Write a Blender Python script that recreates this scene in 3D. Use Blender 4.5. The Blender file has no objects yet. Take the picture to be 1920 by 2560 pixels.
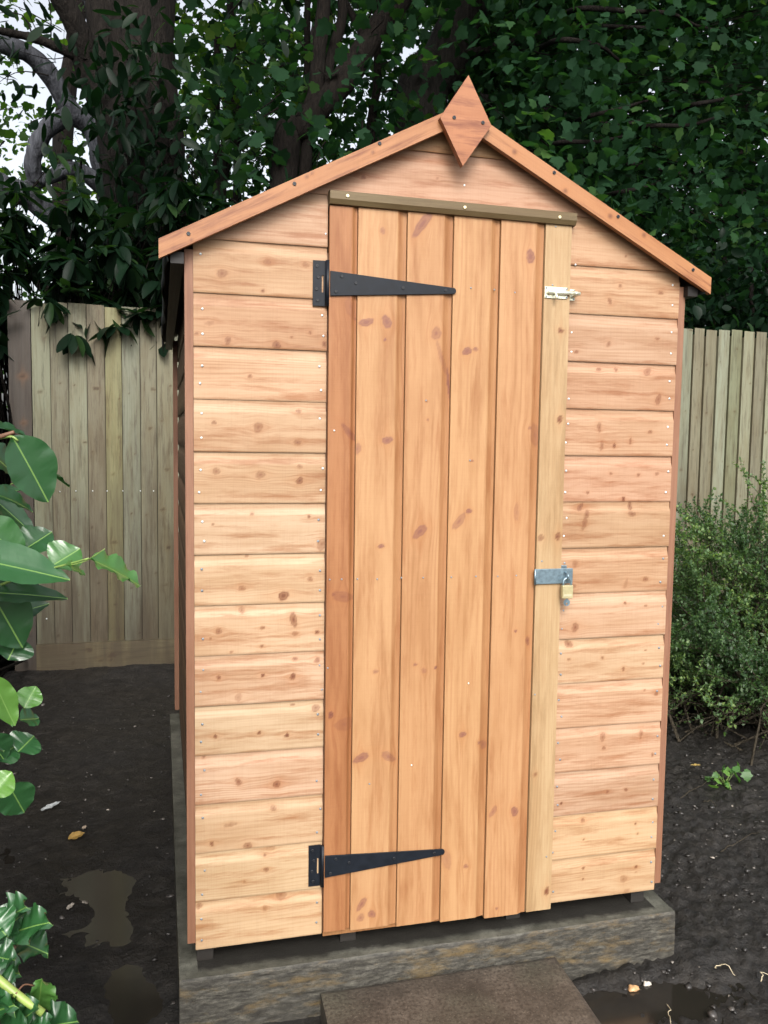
import bpy, math, random
import numpy as np
from mathutils import Vector, Matrix

# ------------------------------------------------------------------ camera, sky, sun, exposure
SC = bpy.context.scene
COL = SC.collection
rad = math.radians
CAM = np.array([-0.0714249, -1.9405875, 1.1786263])
ROT = np.array([[0.9678885, -0.2509707, 0.0143398],
                [0.2512880, 0.9644155, -0.0822011],
                [0.0068006, 0.0831649, 0.9965126]])   # rows: camera right, forward, up
cd = bpy.data.cameras.new("camera")
cam = bpy.data.objects.new("camera", cd)
COL.objects.link(cam)
r_, f_, u_ = ROT
cam.matrix_world = Matrix(((r_[0], u_[0], -f_[0], CAM[0]), (r_[1], u_[1], -f_[1], CAM[1]),
                           (r_[2], u_[2], -f_[2], CAM[2]), (0, 0, 0, 1)))
cd.sensor_fit = 'HORIZONTAL'; cd.sensor_width = 36; cd.lens = 2150 / 1920 * 36
cd.clip_start = 0.05; cd.clip_end = 500
SC.camera = cam

SUN_EL, SUN_AZ = 38, 188      # degrees; azimuth counted clockwise from +y: the sun stands behind the camera
w = bpy.data.worlds.new("World"); SC.world = w; w.use_nodes = True
nt = w.node_tree
bg = nt.nodes['Background']
sky = nt.nodes.new('ShaderNodeTexSky'); sky.sky_type = 'NISHITA'; sky.sun_disc = False
sky.sun_elevation = rad(SUN_EL); sky.sun_rotation = rad(SUN_AZ)
sky.air_density = 1.0; sky.dust_density = 6.0; sky.ozone_density = 1.0
hs = nt.nodes.new('ShaderNodeHueSaturation'); hs.inputs['Saturation'].default_value = 0.30
nt.links.new(sky.outputs[0], hs.inputs['Color']); nt.links.new(hs.outputs[0], bg.inputs[0])
bg.inputs[1].default_value = 0.15
sl = bpy.data.lights.new("sun", 'SUN'); sl.energy = .68; sl.angle = rad(18); sl.color = (1.0, 0.97, 0.94)
so = bpy.data.objects.new("sun", sl); COL.objects.link(so)
az, el = rad(SUN_AZ), rad(SUN_EL)
sd = Vector((math.sin(az) * math.cos(el), math.cos(az) * math.cos(el), math.sin(el)))
so.rotation_euler = sd.to_track_quat('Z', 'Y').to_euler()
SC.view_settings.view_transform = 'Standard'; SC.view_settings.look = 'None'
SC.view_settings.gamma = 1.0; SC.view_settings.exposure = 1.12
SC.cycles.max_bounces = 6; SC.cycles.transparent_max_bounces = 4
SC.cycles.sample_clamp_indirect = 4.0

rng = np.random.default_rng(7)
random.seed(7)
F = 2150.0

def P(px, py, y):
    """photo pixel (1920 wide) + distance plane y -> world point"""
    d = ROT.T @ np.array([(px - 960) / F, 1, -(py - 1280) / F])
    t = (y - CAM[1]) / d[1]
    return CAM + t * d

# ------------------------------------------------------------------ helpers
def tag(o, label=None, cat=None, group=None, kind=None):
    if label: o['label'] = label
    if cat: o['category'] = cat
    if group: o['group'] = group
    if kind: o['kind'] = kind
    return o

def empty(name, loc=(0, 0, 0), **k):
    o = bpy.data.objects.new(name, None); COL.objects.link(o); o.location = loc
    o.empty_display_size = 0.1
    return tag(o, **k)

def mesh(name, V, Fc, mat=None, parent=None, smooth=False, attrs=None):
    """V (n,3) world coords, Fc list of tuples or (m,k) array"""
    V = np.asarray(V, dtype=np.float32)
    me = bpy.data.meshes.new(name)
    if isinstance(Fc, np.ndarray):
        m, k = Fc.shape
        me.vertices.add(len(V)); me.vertices.foreach_set('co', V.ravel())
        me.loops.add(m * k); me.loops.foreach_set('vertex_index', Fc.astype(np.int32).ravel())
        me.polygons.add(m); me.polygons.foreach_set('loop_start', np.arange(0, m * k, k, dtype=np.int32))
        me.polygons.foreach_set('loop_total', np.full(m, k, dtype=np.int32))
        me.update(calc_edges=True)
    else:
        me.from_pydata(V.tolist(), [], [tuple(int(i) for i in f) for f in Fc]); me.update()
    if smooth: me.polygons.foreach_set('use_smooth', np.ones(len(me.polygons), dtype=bool))
    if attrs:
        for an, av in attrs.items():
            av = np.asarray(av, dtype=np.float32)
            if av.ndim == 1:
                a = me.attributes.new(an, 'FLOAT', 'POINT'); a.data.foreach_set('value', av)
            else:
                a = me.attributes.new(an, 'FLOAT_VECTOR', 'POINT'); a.data.foreach_set('vector', av.ravel())
    if mat: me.materials.append(mat)
    o = bpy.data.objects.new(name, me); COL.objects.link(o)
    if parent is not None:
        o.parent = parent
        o.matrix_parent_inverse = root_matrix(parent).inverted()
    return o

def root_matrix(p):
    M = Matrix.Identity(4)
    chain = []
    while p is not None:
        chain.append(p); p = p.parent
    for q in reversed(chain):
        M = M @ q.matrix_parent_inverse @ q.matrix_basis
    return M

class MB:
    def __init__(s): s.V = []; s.F = []; s.n = 0
    def add(s, V, Fc):
        V = np.asarray(V, float); s.V.append(V)
        s.F += [tuple(int(i) + s.n for i in f) for f in Fc]; s.n += len(V)
        return s
    def box(s, x0, x1, y0, y1, z0, z1):
        V = [(x, y, z) for x in (x0, x1) for y in (y0, y1) for z in (z0, z1)]
        return s.add(V, [(0, 1, 3, 2), (4, 6, 7, 5), (0, 4, 5, 1), (2, 3, 7, 6), (0, 2, 6, 4), (1, 5, 7, 3)])
    def prism(s, poly, y0, y1):
        """poly in (x,z), extruded along y"""
        n = len(poly)
        V = [(x, y0, z) for x, z in poly] + [(x, y1, z) for x, z in poly]
        Fc = [tuple(range(n)), tuple(range(2 * n - 1, n - 1, -1))]
        Fc += [(i, i + n, (i + 1) % n + n, (i + 1) % n) for i in range(n)]
        return s.add(V, Fc)
    def tube(s, pts, rads, seg=8, cap=True):
        V, Fc = tube_arrays(pts, rads, seg, cap)
        return s.add(V, Fc)
    def cyl(s, c, ax, r, h, seg=14):
        c = np.asarray(c, float); ax = np.asarray(ax, float)
        return s.tube([c, c + ax * h], [r, r], seg)
    def build(s, name, mat, parent=None, smooth=False, bev=0, attrs=None):
        o = mesh(name, np.concatenate(s.V), s.F, mat, parent, smooth, attrs)
        if bev:
            b = o.modifiers.new('b', 'BEVEL'); b.width = bev; b.segments = 2; b.limit_method = 'ANGLE'
        return o

def tube_arrays(pts, rads, seg=8, cap=True):
    pts = np.asarray(pts, float); n = len(pts)
    rads = np.broadcast_to(np.asarray(rads, float), (n,))
    T = np.gradient(pts, axis=0) if n > 2 else np.repeat((pts[1] - pts[0])[None], n, 0)
    T /= np.linalg.norm(T, axis=1)[:, None] + 1e-9
    ref = np.array([0, 0, 1.0]) if abs(T[0, 2]) < .9 else np.array([1.0, 0, 0])
    V = []
    a = np.linspace(0, 2 * np.pi, seg, endpoint=False)
    u = np.cross(T[0], ref); u /= np.linalg.norm(u)
    for i in range(n):
        u = u - T[i] * (u @ T[i]); u /= np.linalg.norm(u) + 1e-9
        v = np.cross(T[i], u)
        V.append(pts[i] + rads[i] * (np.cos(a)[:, None] * u + np.sin(a)[:, None] * v))
    V = np.concatenate(V)
    Fc = [(i * seg + j, i * seg + (j + 1) % seg, (i + 1) * seg + (j + 1) % seg, (i + 1) * seg + j)
          for i in range(n - 1) for j in range(seg)]
    if cap:
        Fc += [tuple(range(seg - 1, -1, -1)), tuple(range((n - 1) * seg, n * seg))]
    return V, Fc

def tubes_np(paths, rads, seg=4):
    """many same-length paths: paths (m,n,3), rads (m,n) -> V, F arrays"""
    m, n, _ = paths.shape
    T = np.gradient(paths, axis=1); T /= np.linalg.norm(T, axis=2, keepdims=True) + 1e-9
    ref = np.array([0.31, 0.17, 0.93])
    u = np.cross(T, ref); u /= np.linalg.norm(u, axis=2, keepdims=True) + 1e-9
    v = np.cross(T, u)
    a = np.linspace(0, 2 * np.pi, seg, endpoint=False)
    V = paths[:, :, None] + rads[:, :, None, None] * (np.cos(a)[None, None, :, None] * u[:, :, None] + np.sin(a)[None, None, :, None] * v[:, :, None])
    idx = np.arange(m * n * seg).reshape(m, n, seg)
    nx = np.roll(idx, -1, axis=2)
    Fc = np.stack([idx[:, :-1], nx[:, :-1], nx[:, 1:], idx[:, 1:]], -1).reshape(-1, 4)
    return V.reshape(-1, 3), Fc

def smooth_path(pts, n=24, wob=0.0):
    """Catmull-Rom through control points"""
    p = np.asarray(pts, float)
    q = np.vstack([2 * p[0] - p[1], p, 2 * p[-1] - p[-2]])
    out = []
    k = len(p) - 1
    for t in np.linspace(0, k, n):
        i = min(int(t), k - 1); f = t - i
        a, b, c, d = q[i], q[i + 1], q[i + 2], q[i + 3]
        out.append(.5 * ((2 * b) + (-a + c) * f + (2 * a - 5 * b + 4 * c - d) * f * f + (-a + 3 * b - 3 * c + d) * f ** 3))
    out = np.array(out)
    if wob: out += rng.normal(0, wob, out.shape)
    return out

def vnoise(x, y, seed=0):
    xi = np.floor(x).astype(np.int64); yi = np.floor(y).astype(np.int64)
    fx = x - xi; fy = y - yi
    fx = fx * fx * (3 - 2 * fx); fy = fy * fy * (3 - 2 * fy)
    def h(a, b):
        n = (a * 374761393 + b * 668265263 + seed * 974634777) & 0x7fffffff
        n = ((n ^ (n >> 13)) * 1274126177) & 0x7fffffff
        return ((n ^ (n >> 16)) & 0xffff) / 65535.0
    return (h(xi, yi) * (1 - fx) + h(xi + 1, yi) * fx) * (1 - fy) + (h(xi, yi + 1) * (1 - fx) + h(xi + 1, yi + 1) * fx) * fy

def fbm(x, y, seed=0, octv=4):
    s = 0; a = .5
    for i in range(octv):
        s = s + a * vnoise(x, y, seed + i * 17); x = x * 2.03; y = y * 2.03; a *= .5
    return s

# ------------------------------------------------------------------ materials
def newmat(name):
    m = bpy.data.materials.new(name); m.use_nodes = True
    return m, m.node_tree, m.node_tree.nodes['Principled BSDF']

def N(nt, t, **kw):
    n = nt.nodes.new(t)
    for k, v in kw.items(): setattr(n, k, v)
    return n

def mathn(nt, op, a, b=None, c=None):
    n = nt.nodes.new('ShaderNodeMath'); n.operation = op
    for i, v in enumerate((a, b, c)):
        if v is None: continue
        if isinstance(v, (int, float)): n.inputs[i].default_value = v
        else: nt.links.new(v, n.inputs[i])
    return n.outputs[0]

def mix(nt, fac, a, b, mode='MIX'):
    n = nt.nodes.new('ShaderNodeMix'); n.data_type = 'RGBA'; n.blend_type = mode
    for i, v in ((0, fac), (6, a), (7, b)):
        if isinstance(v, (int, float)): n.inputs[i].default_value = v
        elif isinstance(v, tuple): n.inputs[i].default_value = (*v, 1)
        else: nt.links.new(v, n.inputs[i])
    return n.outputs[2]

def ramp(nt, fac, stops):
    n = nt.nodes.new('ShaderNodeValToRGB'); nt.links.new(fac, n.inputs[0])
    while len(n.color_ramp.elements) < len(stops): n.color_ramp.elements.new(.5)
    for e, (p, c) in zip(n.color_ramp.elements, stops):
        e.position = p; e.color = (*c, 1) if len(c) == 3 else c
    return n.outputs[0]

def noise(nt, vec, scale, detail=3, rough=.55, dim='3D'):
    n = nt.nodes.new('ShaderNodeTexNoise'); n.inputs['Scale'].default_value = scale
    n.inputs['Detail'].default_value = detail; n.inputs['Roughness'].default_value = rough
    if vec is not None: nt.links.new(vec, n.inputs['Vector'])
    return n.outputs[0]

def vmul(nt, vec, s):
    n = nt.nodes.new('ShaderNodeVectorMath'); n.operation = 'MULTIPLY'
    nt.links.new(vec, n.inputs[0]); n.inputs[1].default_value = s
    return n.outputs[0]

def bump(nt, bsdf, h, strength, dist):
    b = nt.nodes.new('ShaderNodeBump'); b.inputs['Strength'].default_value = strength
    b.inputs['Distance'].default_value = dist
    nt.links.new(h, b.inputs['Height']); nt.links.new(b.outputs[0], bsdf.inputs['Normal'])

def wood_mat(name, light, dark, stain, knotc=(.125, .045, .020), ring=110.0, ringamt=.55, saw=.25, rough=.55, blot=.5, streakamt=1.5, haloc=(.30, .125, .045)):
    """attributes: gc = grain coordinate (along, across, depth) in metres + per board offset,
       tint = per board colour factor, knot = dark core, halo = resinous surround"""
    m, nt, b = newmat(name); L = nt.links
    gc = N(nt, 'ShaderNodeAttribute', attribute_name='gc').outputs['Vector']
    tint = N(nt, 'ShaderNodeAttribute', attribute_name='tint').outputs['Vector']
    knot = N(nt, 'ShaderNodeAttribute', attribute_name='knot').outputs['Fac']
    halo = N(nt, 'ShaderNodeAttribute', attribute_name='halo').outputs['Fac']
    sep = N(nt, 'ShaderNodeSeparateXYZ'); L.new(gc, sep.inputs[0])
    low = noise(nt, vmul(nt, gc, (.8, 9, 9)), 1.0, 2, .5)
    ph = mathn(nt, 'ADD', mathn(nt, 'MULTIPLY', sep.outputs[1], ring), mathn(nt, 'MULTIPLY', low, 11.0))
    s = mathn(nt, 'SINE', mathn(nt, 'MULTIPLY', ph, 6.283))
    s = mathn(nt, 'POWER', mathn(nt, 'MULTIPLY_ADD', s, .5, .5), 2.6)
    amp = ramp(nt, noise(nt, vmul(nt, gc, (2.0, 16, 3)), 1.0, 3), [(.42, (.12,) * 3), (.68, (.85,) * 3)])
    s = mathn(nt, 'MULTIPLY', s, mathn(nt, 'MULTIPLY', amp, ringamt))
    streak = noise(nt, vmul(nt, gc, (3, 190, 40)), 1.0, 5, .7)
    fac = mathn(nt, 'ADD', s, mathn(nt, 'MULTIPLY', mathn(nt, 'SUBTRACT', streak, .43), streakamt))
    col = ramp(nt, fac, [(0.0, light), (1.0, dark)])
    bl = noise(nt, vmul(nt, gc, (5, 48, 5)), 1.0, 6, .68)
    blf = ramp(nt, bl, [(.50, (0, 0, 0)), (.66, (1, 1, 1))])
    col = mix(nt, mathn(nt, 'MULTIPLY', blf, blot), col, stain)
    big = ramp(nt, noise(nt, vmul(nt, gc, (3.0, 16, 1)), 1.0, 6, .65), [(.36, (.86, .79, .73)), (.56, (1.03, 1.03, 1.04))])
    col = mix(nt, 1.0, col, big, 'MULTIPLY')
    sawn = noise(nt, vmul(nt, gc, (330, 12, 12)), 1.0, 3, .6)
    col = mix(nt, mathn(nt, 'MULTIPLY', mathn(nt, 'SUBTRACT', sawn, .46), saw), col, tuple(c * .3 for c in dark))
    col = mix(nt, halo, col, haloc)
    kn = noise(nt, vmul(nt, gc, (240, 240, 100)), 1.0, 2)
    kf = mathn(nt, 'MULTIPLY', knot, mathn(nt, 'MULTIPLY_ADD', kn, .5, .9))
    kf.node.use_clamp = True
    col = mix(nt, kf, col, knotc)
    col = mix(nt, 1.0, col, tint, 'MULTIPLY')
    L.new(col, b.inputs['Base Color'])
    L.new(mathn(nt, 'MULTIPLY_ADD', streak, .25, rough - .12), b.inputs['Roughness'])
    b.inputs['Specular IOR Level'].default_value = .35
    h = mathn(nt, 'ADD', mathn(nt, 'MULTIPLY', streak, .6), mathn(nt, 'MULTIPLY', sawn, .5))
    h = mathn(nt, 'ADD', h, mathn(nt, 'MULTIPLY', knot, .5))
    bump(nt, b, h, .35, .0012)
    return m

M = {}
M['clad'] = wood_mat('shed_wood', (.385, .274, .174), (.25, .135, .065), (.24, .112, .05), saw=.28, blot=.8, streakamt=.95)
M['door'] = wood_mat('door_wood', (.338, .190, .088), (.24, .110, .043), (.24, .104, .039), ring=60, ringamt=.6, saw=.15, blot=.6, streakamt=1.1, knotc=(.165, .068, .045))
M['trim'] = wood_mat('trim_wood', (.305, .140, .058), (.20, .078, .028), (.14, .043, .018), ring=90, ringamt=.25, saw=.2, blot=.85, streakamt=.6, rough=.45)

M['batten'] = wood_mat('batten_wood', (.155, .080, .049), (.10, .048, .029), (.09, .038, .024), ring=90, ringamt=.4, saw=.1, blot=.5)
M['pale'] = wood_mat('pale_strip_wood', (.345, .240, .130), (.25, .155, .072), (.21, .13, .06), ring=85, ringamt=.4, saw=.1, blot=.5)
M['treated'] = wood_mat('treated_wood', (.115, .082, .038), (.075, .05, .021), (.06, .04, .017), ring=100, ringamt=.5, saw=.15, blot=.5)
M['fence'] = wood_mat('fence_wood', (.185, .182, .128), (.12, .108, .072), (.065, .05, .033), ring=90, ringamt=.5, saw=.12, blot=.65, knotc=(.06, .04, .02), haloc=(.14, .10, .05))
M['post'] = wood_mat('post_wood', (.072, .058, .048), (.044, .036, .03), (.04, .031, .026), ring=90, ringamt=.5, saw=.12, knotc=(.03, .02, .01))
M['bearer'] = wood_mat('bearer_wood', (.02, .018, .016), (.012, .011, .010), (.01, .009, .008), ring=90, saw=.1)

def darken_low(m, z0, z1, colr, amt=.75):  # blends a darker brown in towards the bottom, with a ragged edge
    nt = m.node_tree; b = nt.nodes['Principled BSDF']; L = nt.links
    src = b.inputs['Base Color'].links[0].from_socket
    tc = N(nt, 'ShaderNodeTexCoord').outputs['Object']; sp = N(nt, 'ShaderNodeSeparateXYZ'); L.new(tc, sp.inputs[0])
    n = noise(nt, vmul(nt, tc, (16, 4, 1.6)), 1.0, 4, .6)
    zz = mathn(nt, 'ADD', sp.outputs[2], mathn(nt, 'MULTIPLY', mathn(nt, 'SUBTRACT', n, .5), 2.4))
    f = mathn(nt, 'DIVIDE', mathn(nt, 'SUBTRACT', z1, zz), z1 - z0); f.node.use_clamp = True
    L.new(mix(nt, mathn(nt, 'MULTIPLY', f, amt), src, colr), b.inputs['Base Color'])
darken_low(M['fence'], -.1, 1.1, (.045, .032, .022))

def simple(name, col, rough=.5, metal=0.0, nscale=None, namt=.3, bumpd=0, spec=.5):
    m, nt, b = newmat(name)
    b.inputs['Roughness'].default_value = rough; b.inputs['Metallic'].default_value = metal
    b.inputs['Specular IOR Level'].default_value = spec
    b.inputs['Base Color'].default_value = (*col, 1)
    if nscale:
        tc = N(nt, 'ShaderNodeTexCoord').outputs['Object']
        n = noise(nt, tc, nscale, 5, .6)
        c = ramp(nt, n, [(.3, tuple(c * (1 - namt) for c in col)), (.7, tuple(min(1, c * (1 + namt)) for c in col))])
        nt.links.new(c, b.inputs['Base Color'])
        nt.links.new(mathn(nt, 'MULTIPLY_ADD', n, .3, rough - .15), b.inputs['Roughness'])
        if bumpd: bump(nt, b, n, .6, bumpd)
    return m
M['black'] = simple('black_painted_steel', (.006, .0085, .013), .42, 0, 60, .25, .0003, .22)
M['blackscrew'] = simple('black_screw', (.012, .014, .018), .35, .2, 300, .3)
M['zinc'] = simple('zinc_steel', (.20, .28, .33), .36, .75, 120, .22, .0002)
M['bright'] = simple('bright_zinc', (.70, .72, .58), .28, .55, 150, .12)
M['nail'] = simple('nail_steel', (.62, .66, .68), .3, .55, 200, .25)
M['dullnail'] = simple('dull_nail_steel', (.22, .25, .28), .45, .5, 200, .25)
M['brass'] = simple('brass', (.42, .37, .21), .38, .4, 90, .12)
M['yellowscrew'] = simple('yellow_screw', (.75, .68, .42), .3, .6, 200, .2)
M['felt'] = simple('roofing_felt', (.012, .018, .018), .8, 0, 500, .5, .0008)

def bark(name, c1, c2, scale=9):
    m, nt, b = newmat(name)
    tc = N(nt, 'ShaderNodeTexCoord').outputs['Object']
    n = noise(nt, vmul(nt, tc, (1, 1, .22)), scale * 3, 6, .65)
    n2 = noise(nt, tc, scale * .35, 3)
    c = ramp(nt, n, [(.32, c1), (.7, c2)])
    c = mix(nt, mathn(nt, 'MULTIPLY', n2, .5), c, tuple(x * .5 for x in c1))
    nt.links.new(c, b.inputs['Base Color']); b.inputs['Roughness'].default_value = .85; b.inputs['Specular IOR Level'].default_value = .12
    bump(nt, b, n, 1.0, .035)
    return m
M['bark'] = bark('dark_bark', (.005, .0042, .0036), (.022, .018, .015), 12)
M['bark2'] = bark('brown_bark', (.004, .0032, .0028), (.020, .0155, .0125), 18)
M['palebark'] = bark('pale_bark', (.022, .023, .027), (.13, .137, .16), 7)
M['twig'] = bark('twig_bark', (.045, .038, .027), (.12, .10, .072), 30)

def leaf_mat(name, c1, c2, c3, rough=.35, transl=.25, vein=(.16, .26, .08), veinw=.0, spec=.5, ts=1.6):
    """attributes: rnd per leaf, mid = signed distance from midrib (0 at midrib)"""
    m, nt, b = newmat(name); L = nt.links
    rnd = N(nt, 'ShaderNodeAttribute', attribute_name='rnd').outputs['Fac']
    mid = N(nt, 'ShaderNodeAttribute', attribute_name='mid').outputs['Fac']
    tc = N(nt, 'ShaderNodeTexCoord').outputs['Object']
    n = noise(nt, tc, 25, 3)
    c = ramp(nt, rnd, [(0, c1), (.6, c2), (1, c3)])
    c = mix(nt, mathn(nt, 'MULTIPLY', n, .45), c, tuple(x * .55 for x in c1))
    if veinw:
        vf = mathn(nt, 'LESS_THAN', mathn(nt, 'ABSOLUTE', mid), veinw)
        c = mix(nt, vf, c, vein)
    L.new(c, b.inputs['Base Color']); b.inputs['Roughness'].default_value = rough
    b.inputs['Specular IOR Level'].default_value = spec
    tr = N(nt, 'ShaderNodeBsdfTranslucent')
    tcol = mix(nt, 1.0, c, (1.3 * ts, 1.5 * ts, .6 * ts), 'MULTIPLY'); L.new(tcol, tr.inputs[0])
    mx = N(nt, 'ShaderNodeMixShader'); mx.inputs[0].default_value = transl
    L.new(b.outputs[0], mx.inputs[1]); L.new(tr.outputs[0], mx.inputs[2])
    L.new(mx.outputs[0], nt.nodes['Material Output'].inputs[0])
    bump(nt, b, n, .3, .004)
    return m
M['laurel'] = leaf_mat('laurel_leaf', (.013, .05, .017), (.030, .115, .034), (.10, .23, .035), .30, .2, (.13, .24, .06), .03, .75)
M['laurelfar'] = leaf_mat('dark_laurel_leaf', (.0035, .012, .0055), (.0065, .021, .009), (.022, .05, .014), .46, .3, spec=.13)
M['maple'] = leaf_mat('maple_leaf', (.010, .030, .014), (.020, .058, .025), (.06, .125, .03), .65, .4, spec=.06)
M['mapledark'] = leaf_mat('dark_crown_leaf', (.008, .022, .010), (.014, .041, .016), (.045, .09, .022), .65, .35, spec=.06)
M['yellowleaf'] = leaf_mat('light_crown_leaf', (.022, .055, .013), (.045, .095, .018), (.12, .18, .02), .6, .5, spec=.15)
M['bush'] = leaf_mat('bush_leaf', (.03, .07, .028), (.10, .18, .06), (.24, .33, .085), .5, .4)

def mud_mat():
    m, nt, b = newmat('wet_mud'); L = nt.links
    tc = N(nt, 'ShaderNodeTexCoord').outputs['Object']
    big = noise(nt, tc, 2.2, 5, .6); fine = noise(nt, tc, 75, 6, .7); med = noise(nt, tc, 17, 5, .6)
    c = ramp(nt, med, [(.3, (.010, .009, .0078)), (.55, (.022, .0195, .0165)), (.75, (.042, .037, .031))])
    c = mix(nt, mathn(nt, 'MULTIPLY', big, .5), c, (.010, .010, .0105))
    sp = ramp(nt, noise(nt, tc, 190, 2, .5), [(.66, (0, 0, 0)), (.74, (1, 1, 1))])
    c = mix(nt, mathn(nt, 'MULTIPLY', sp, .35), c, (.12, .105, .085))
    L.new(c, b.inputs['Base Color'])
    r = ramp(nt, mathn(nt, 'ADD', mathn(nt, 'MULTIPLY', big, .5), mathn(nt, 'MULTIPLY', fine, .5)), [(.38, (.30,) * 3), (.62, (.75,) * 3)])
    L.new(r, b.inputs['Roughness'])
    b.inputs['Specular IOR Level'].default_value = .3
    bump(nt, b, mathn(nt, 'ADD', mathn(nt, 'MULTIPLY', fine, .6), med), 1.0, .012)
    return m
M['mud'] = mud_mat()
def water_mat():
    m, nt, b = newmat('muddy_water')
    tc = N(nt, 'ShaderNodeTexCoord').outputs['Object']
    c = ramp(nt, noise(nt, tc, 7, 3), [(.3, (.011, .0095, .008)), (.7, (.018, .0155, .0125))])
    nt.links.new(c, b.inputs['Base Color']); b.inputs['Roughness'].default_value = .12
    return m
M['water'] = water_mat()
def conc_mat():
    m, nt, b = newmat('wet_concrete'); L = nt.links
    tc = N(nt, 'ShaderNodeTexCoord').outputs['Object']
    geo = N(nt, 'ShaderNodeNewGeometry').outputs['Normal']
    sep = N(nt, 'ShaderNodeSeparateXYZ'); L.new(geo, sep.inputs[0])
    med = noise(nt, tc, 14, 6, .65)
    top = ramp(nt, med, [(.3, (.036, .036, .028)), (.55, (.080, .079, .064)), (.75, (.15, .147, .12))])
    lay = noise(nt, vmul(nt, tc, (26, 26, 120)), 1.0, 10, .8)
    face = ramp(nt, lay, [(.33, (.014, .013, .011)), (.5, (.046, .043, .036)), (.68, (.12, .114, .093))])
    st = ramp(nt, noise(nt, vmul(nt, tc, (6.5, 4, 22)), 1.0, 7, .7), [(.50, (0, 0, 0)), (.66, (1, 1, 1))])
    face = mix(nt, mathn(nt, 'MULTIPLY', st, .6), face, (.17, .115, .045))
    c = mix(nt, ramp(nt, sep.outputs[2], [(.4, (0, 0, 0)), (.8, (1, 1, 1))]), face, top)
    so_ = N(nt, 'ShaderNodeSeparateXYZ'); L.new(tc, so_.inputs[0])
    dirt_shade = mathn(nt, 'ADD', so_.outputs[1], mathn(nt, 'MULTIPLY', mathn(nt, 'SUBTRACT', noise(nt, tc, 22, 5, .65), .5), .05))  # dirt and the shade beneath the shed, darkened together in the slab colour
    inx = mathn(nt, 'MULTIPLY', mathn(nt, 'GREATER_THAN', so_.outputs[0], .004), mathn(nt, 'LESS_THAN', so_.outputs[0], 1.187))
    c = mix(nt, mathn(nt, 'MULTIPLY', inx, ramp(nt, mathn(nt, 'MULTIPLY_ADD', dirt_shade, 10, .5), [(.22, (0, 0, 0)), (.42, (.9, .9, .9))])), c, (.014, .0125, .011))
    pore = ramp(nt, noise(nt, tc, 260, 3, .6), [(.34, (1, 1, 1)), (.42, (0, 0, 0))])
    c = mix(nt, mathn(nt, 'MULTIPLY', pore, .6), c, (.015, .014, .012))
    L.new(c, b.inputs['Base Color']); b.inputs['Roughness'].default_value = .55; b.inputs['Specular IOR Level'].default_value = .3
    bump(nt, b, mathn(nt, 'ADD', lay, mathn(nt, 'MULTIPLY', noise(nt, tc, 120, 4), .5)), .7, .003)
    return m
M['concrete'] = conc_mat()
def paver_mat():
    m, nt, b = newmat('brown_paving'); L = nt.links
    tc = N(nt, 'ShaderNodeTexCoord').outputs['Object']
    a = noise(nt, tc, 9, 6, .65)
    c = ramp(nt, a, [(.3, (.028, .0225, .0175)), (.52, (.062, .050, .039)), (.72, (.105, .086, .068))])
    g = ramp(nt, noise(nt, tc, 4.0, 3), [(.48, (0, 0, 0)), (.68, (1, 1, 1))])
    c = mix(nt, mathn(nt, 'MULTIPLY', g, .5), c, (.075, .08, .055))
    c = mix(nt, ramp(nt, noise(nt, tc, 120, 4, .7), [(.40, (.75,) * 3), (.55, (0,) * 3)]), c, (.022, .017, .013))
    c = mix(nt, ramp(nt, noise(nt, tc, 210, 3, .6), [(.60, (0,) * 3), (.70, (.6,) * 3)]), c, (.17, .14, .11))
    L.new(c, b.inputs['Base Color']); b.inputs['Roughness'].default_value = .5
    bump(nt, b, noise(nt, tc, 110, 5, .7), .5, .002)
    return m
M['paver'] = paver_mat()

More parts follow.
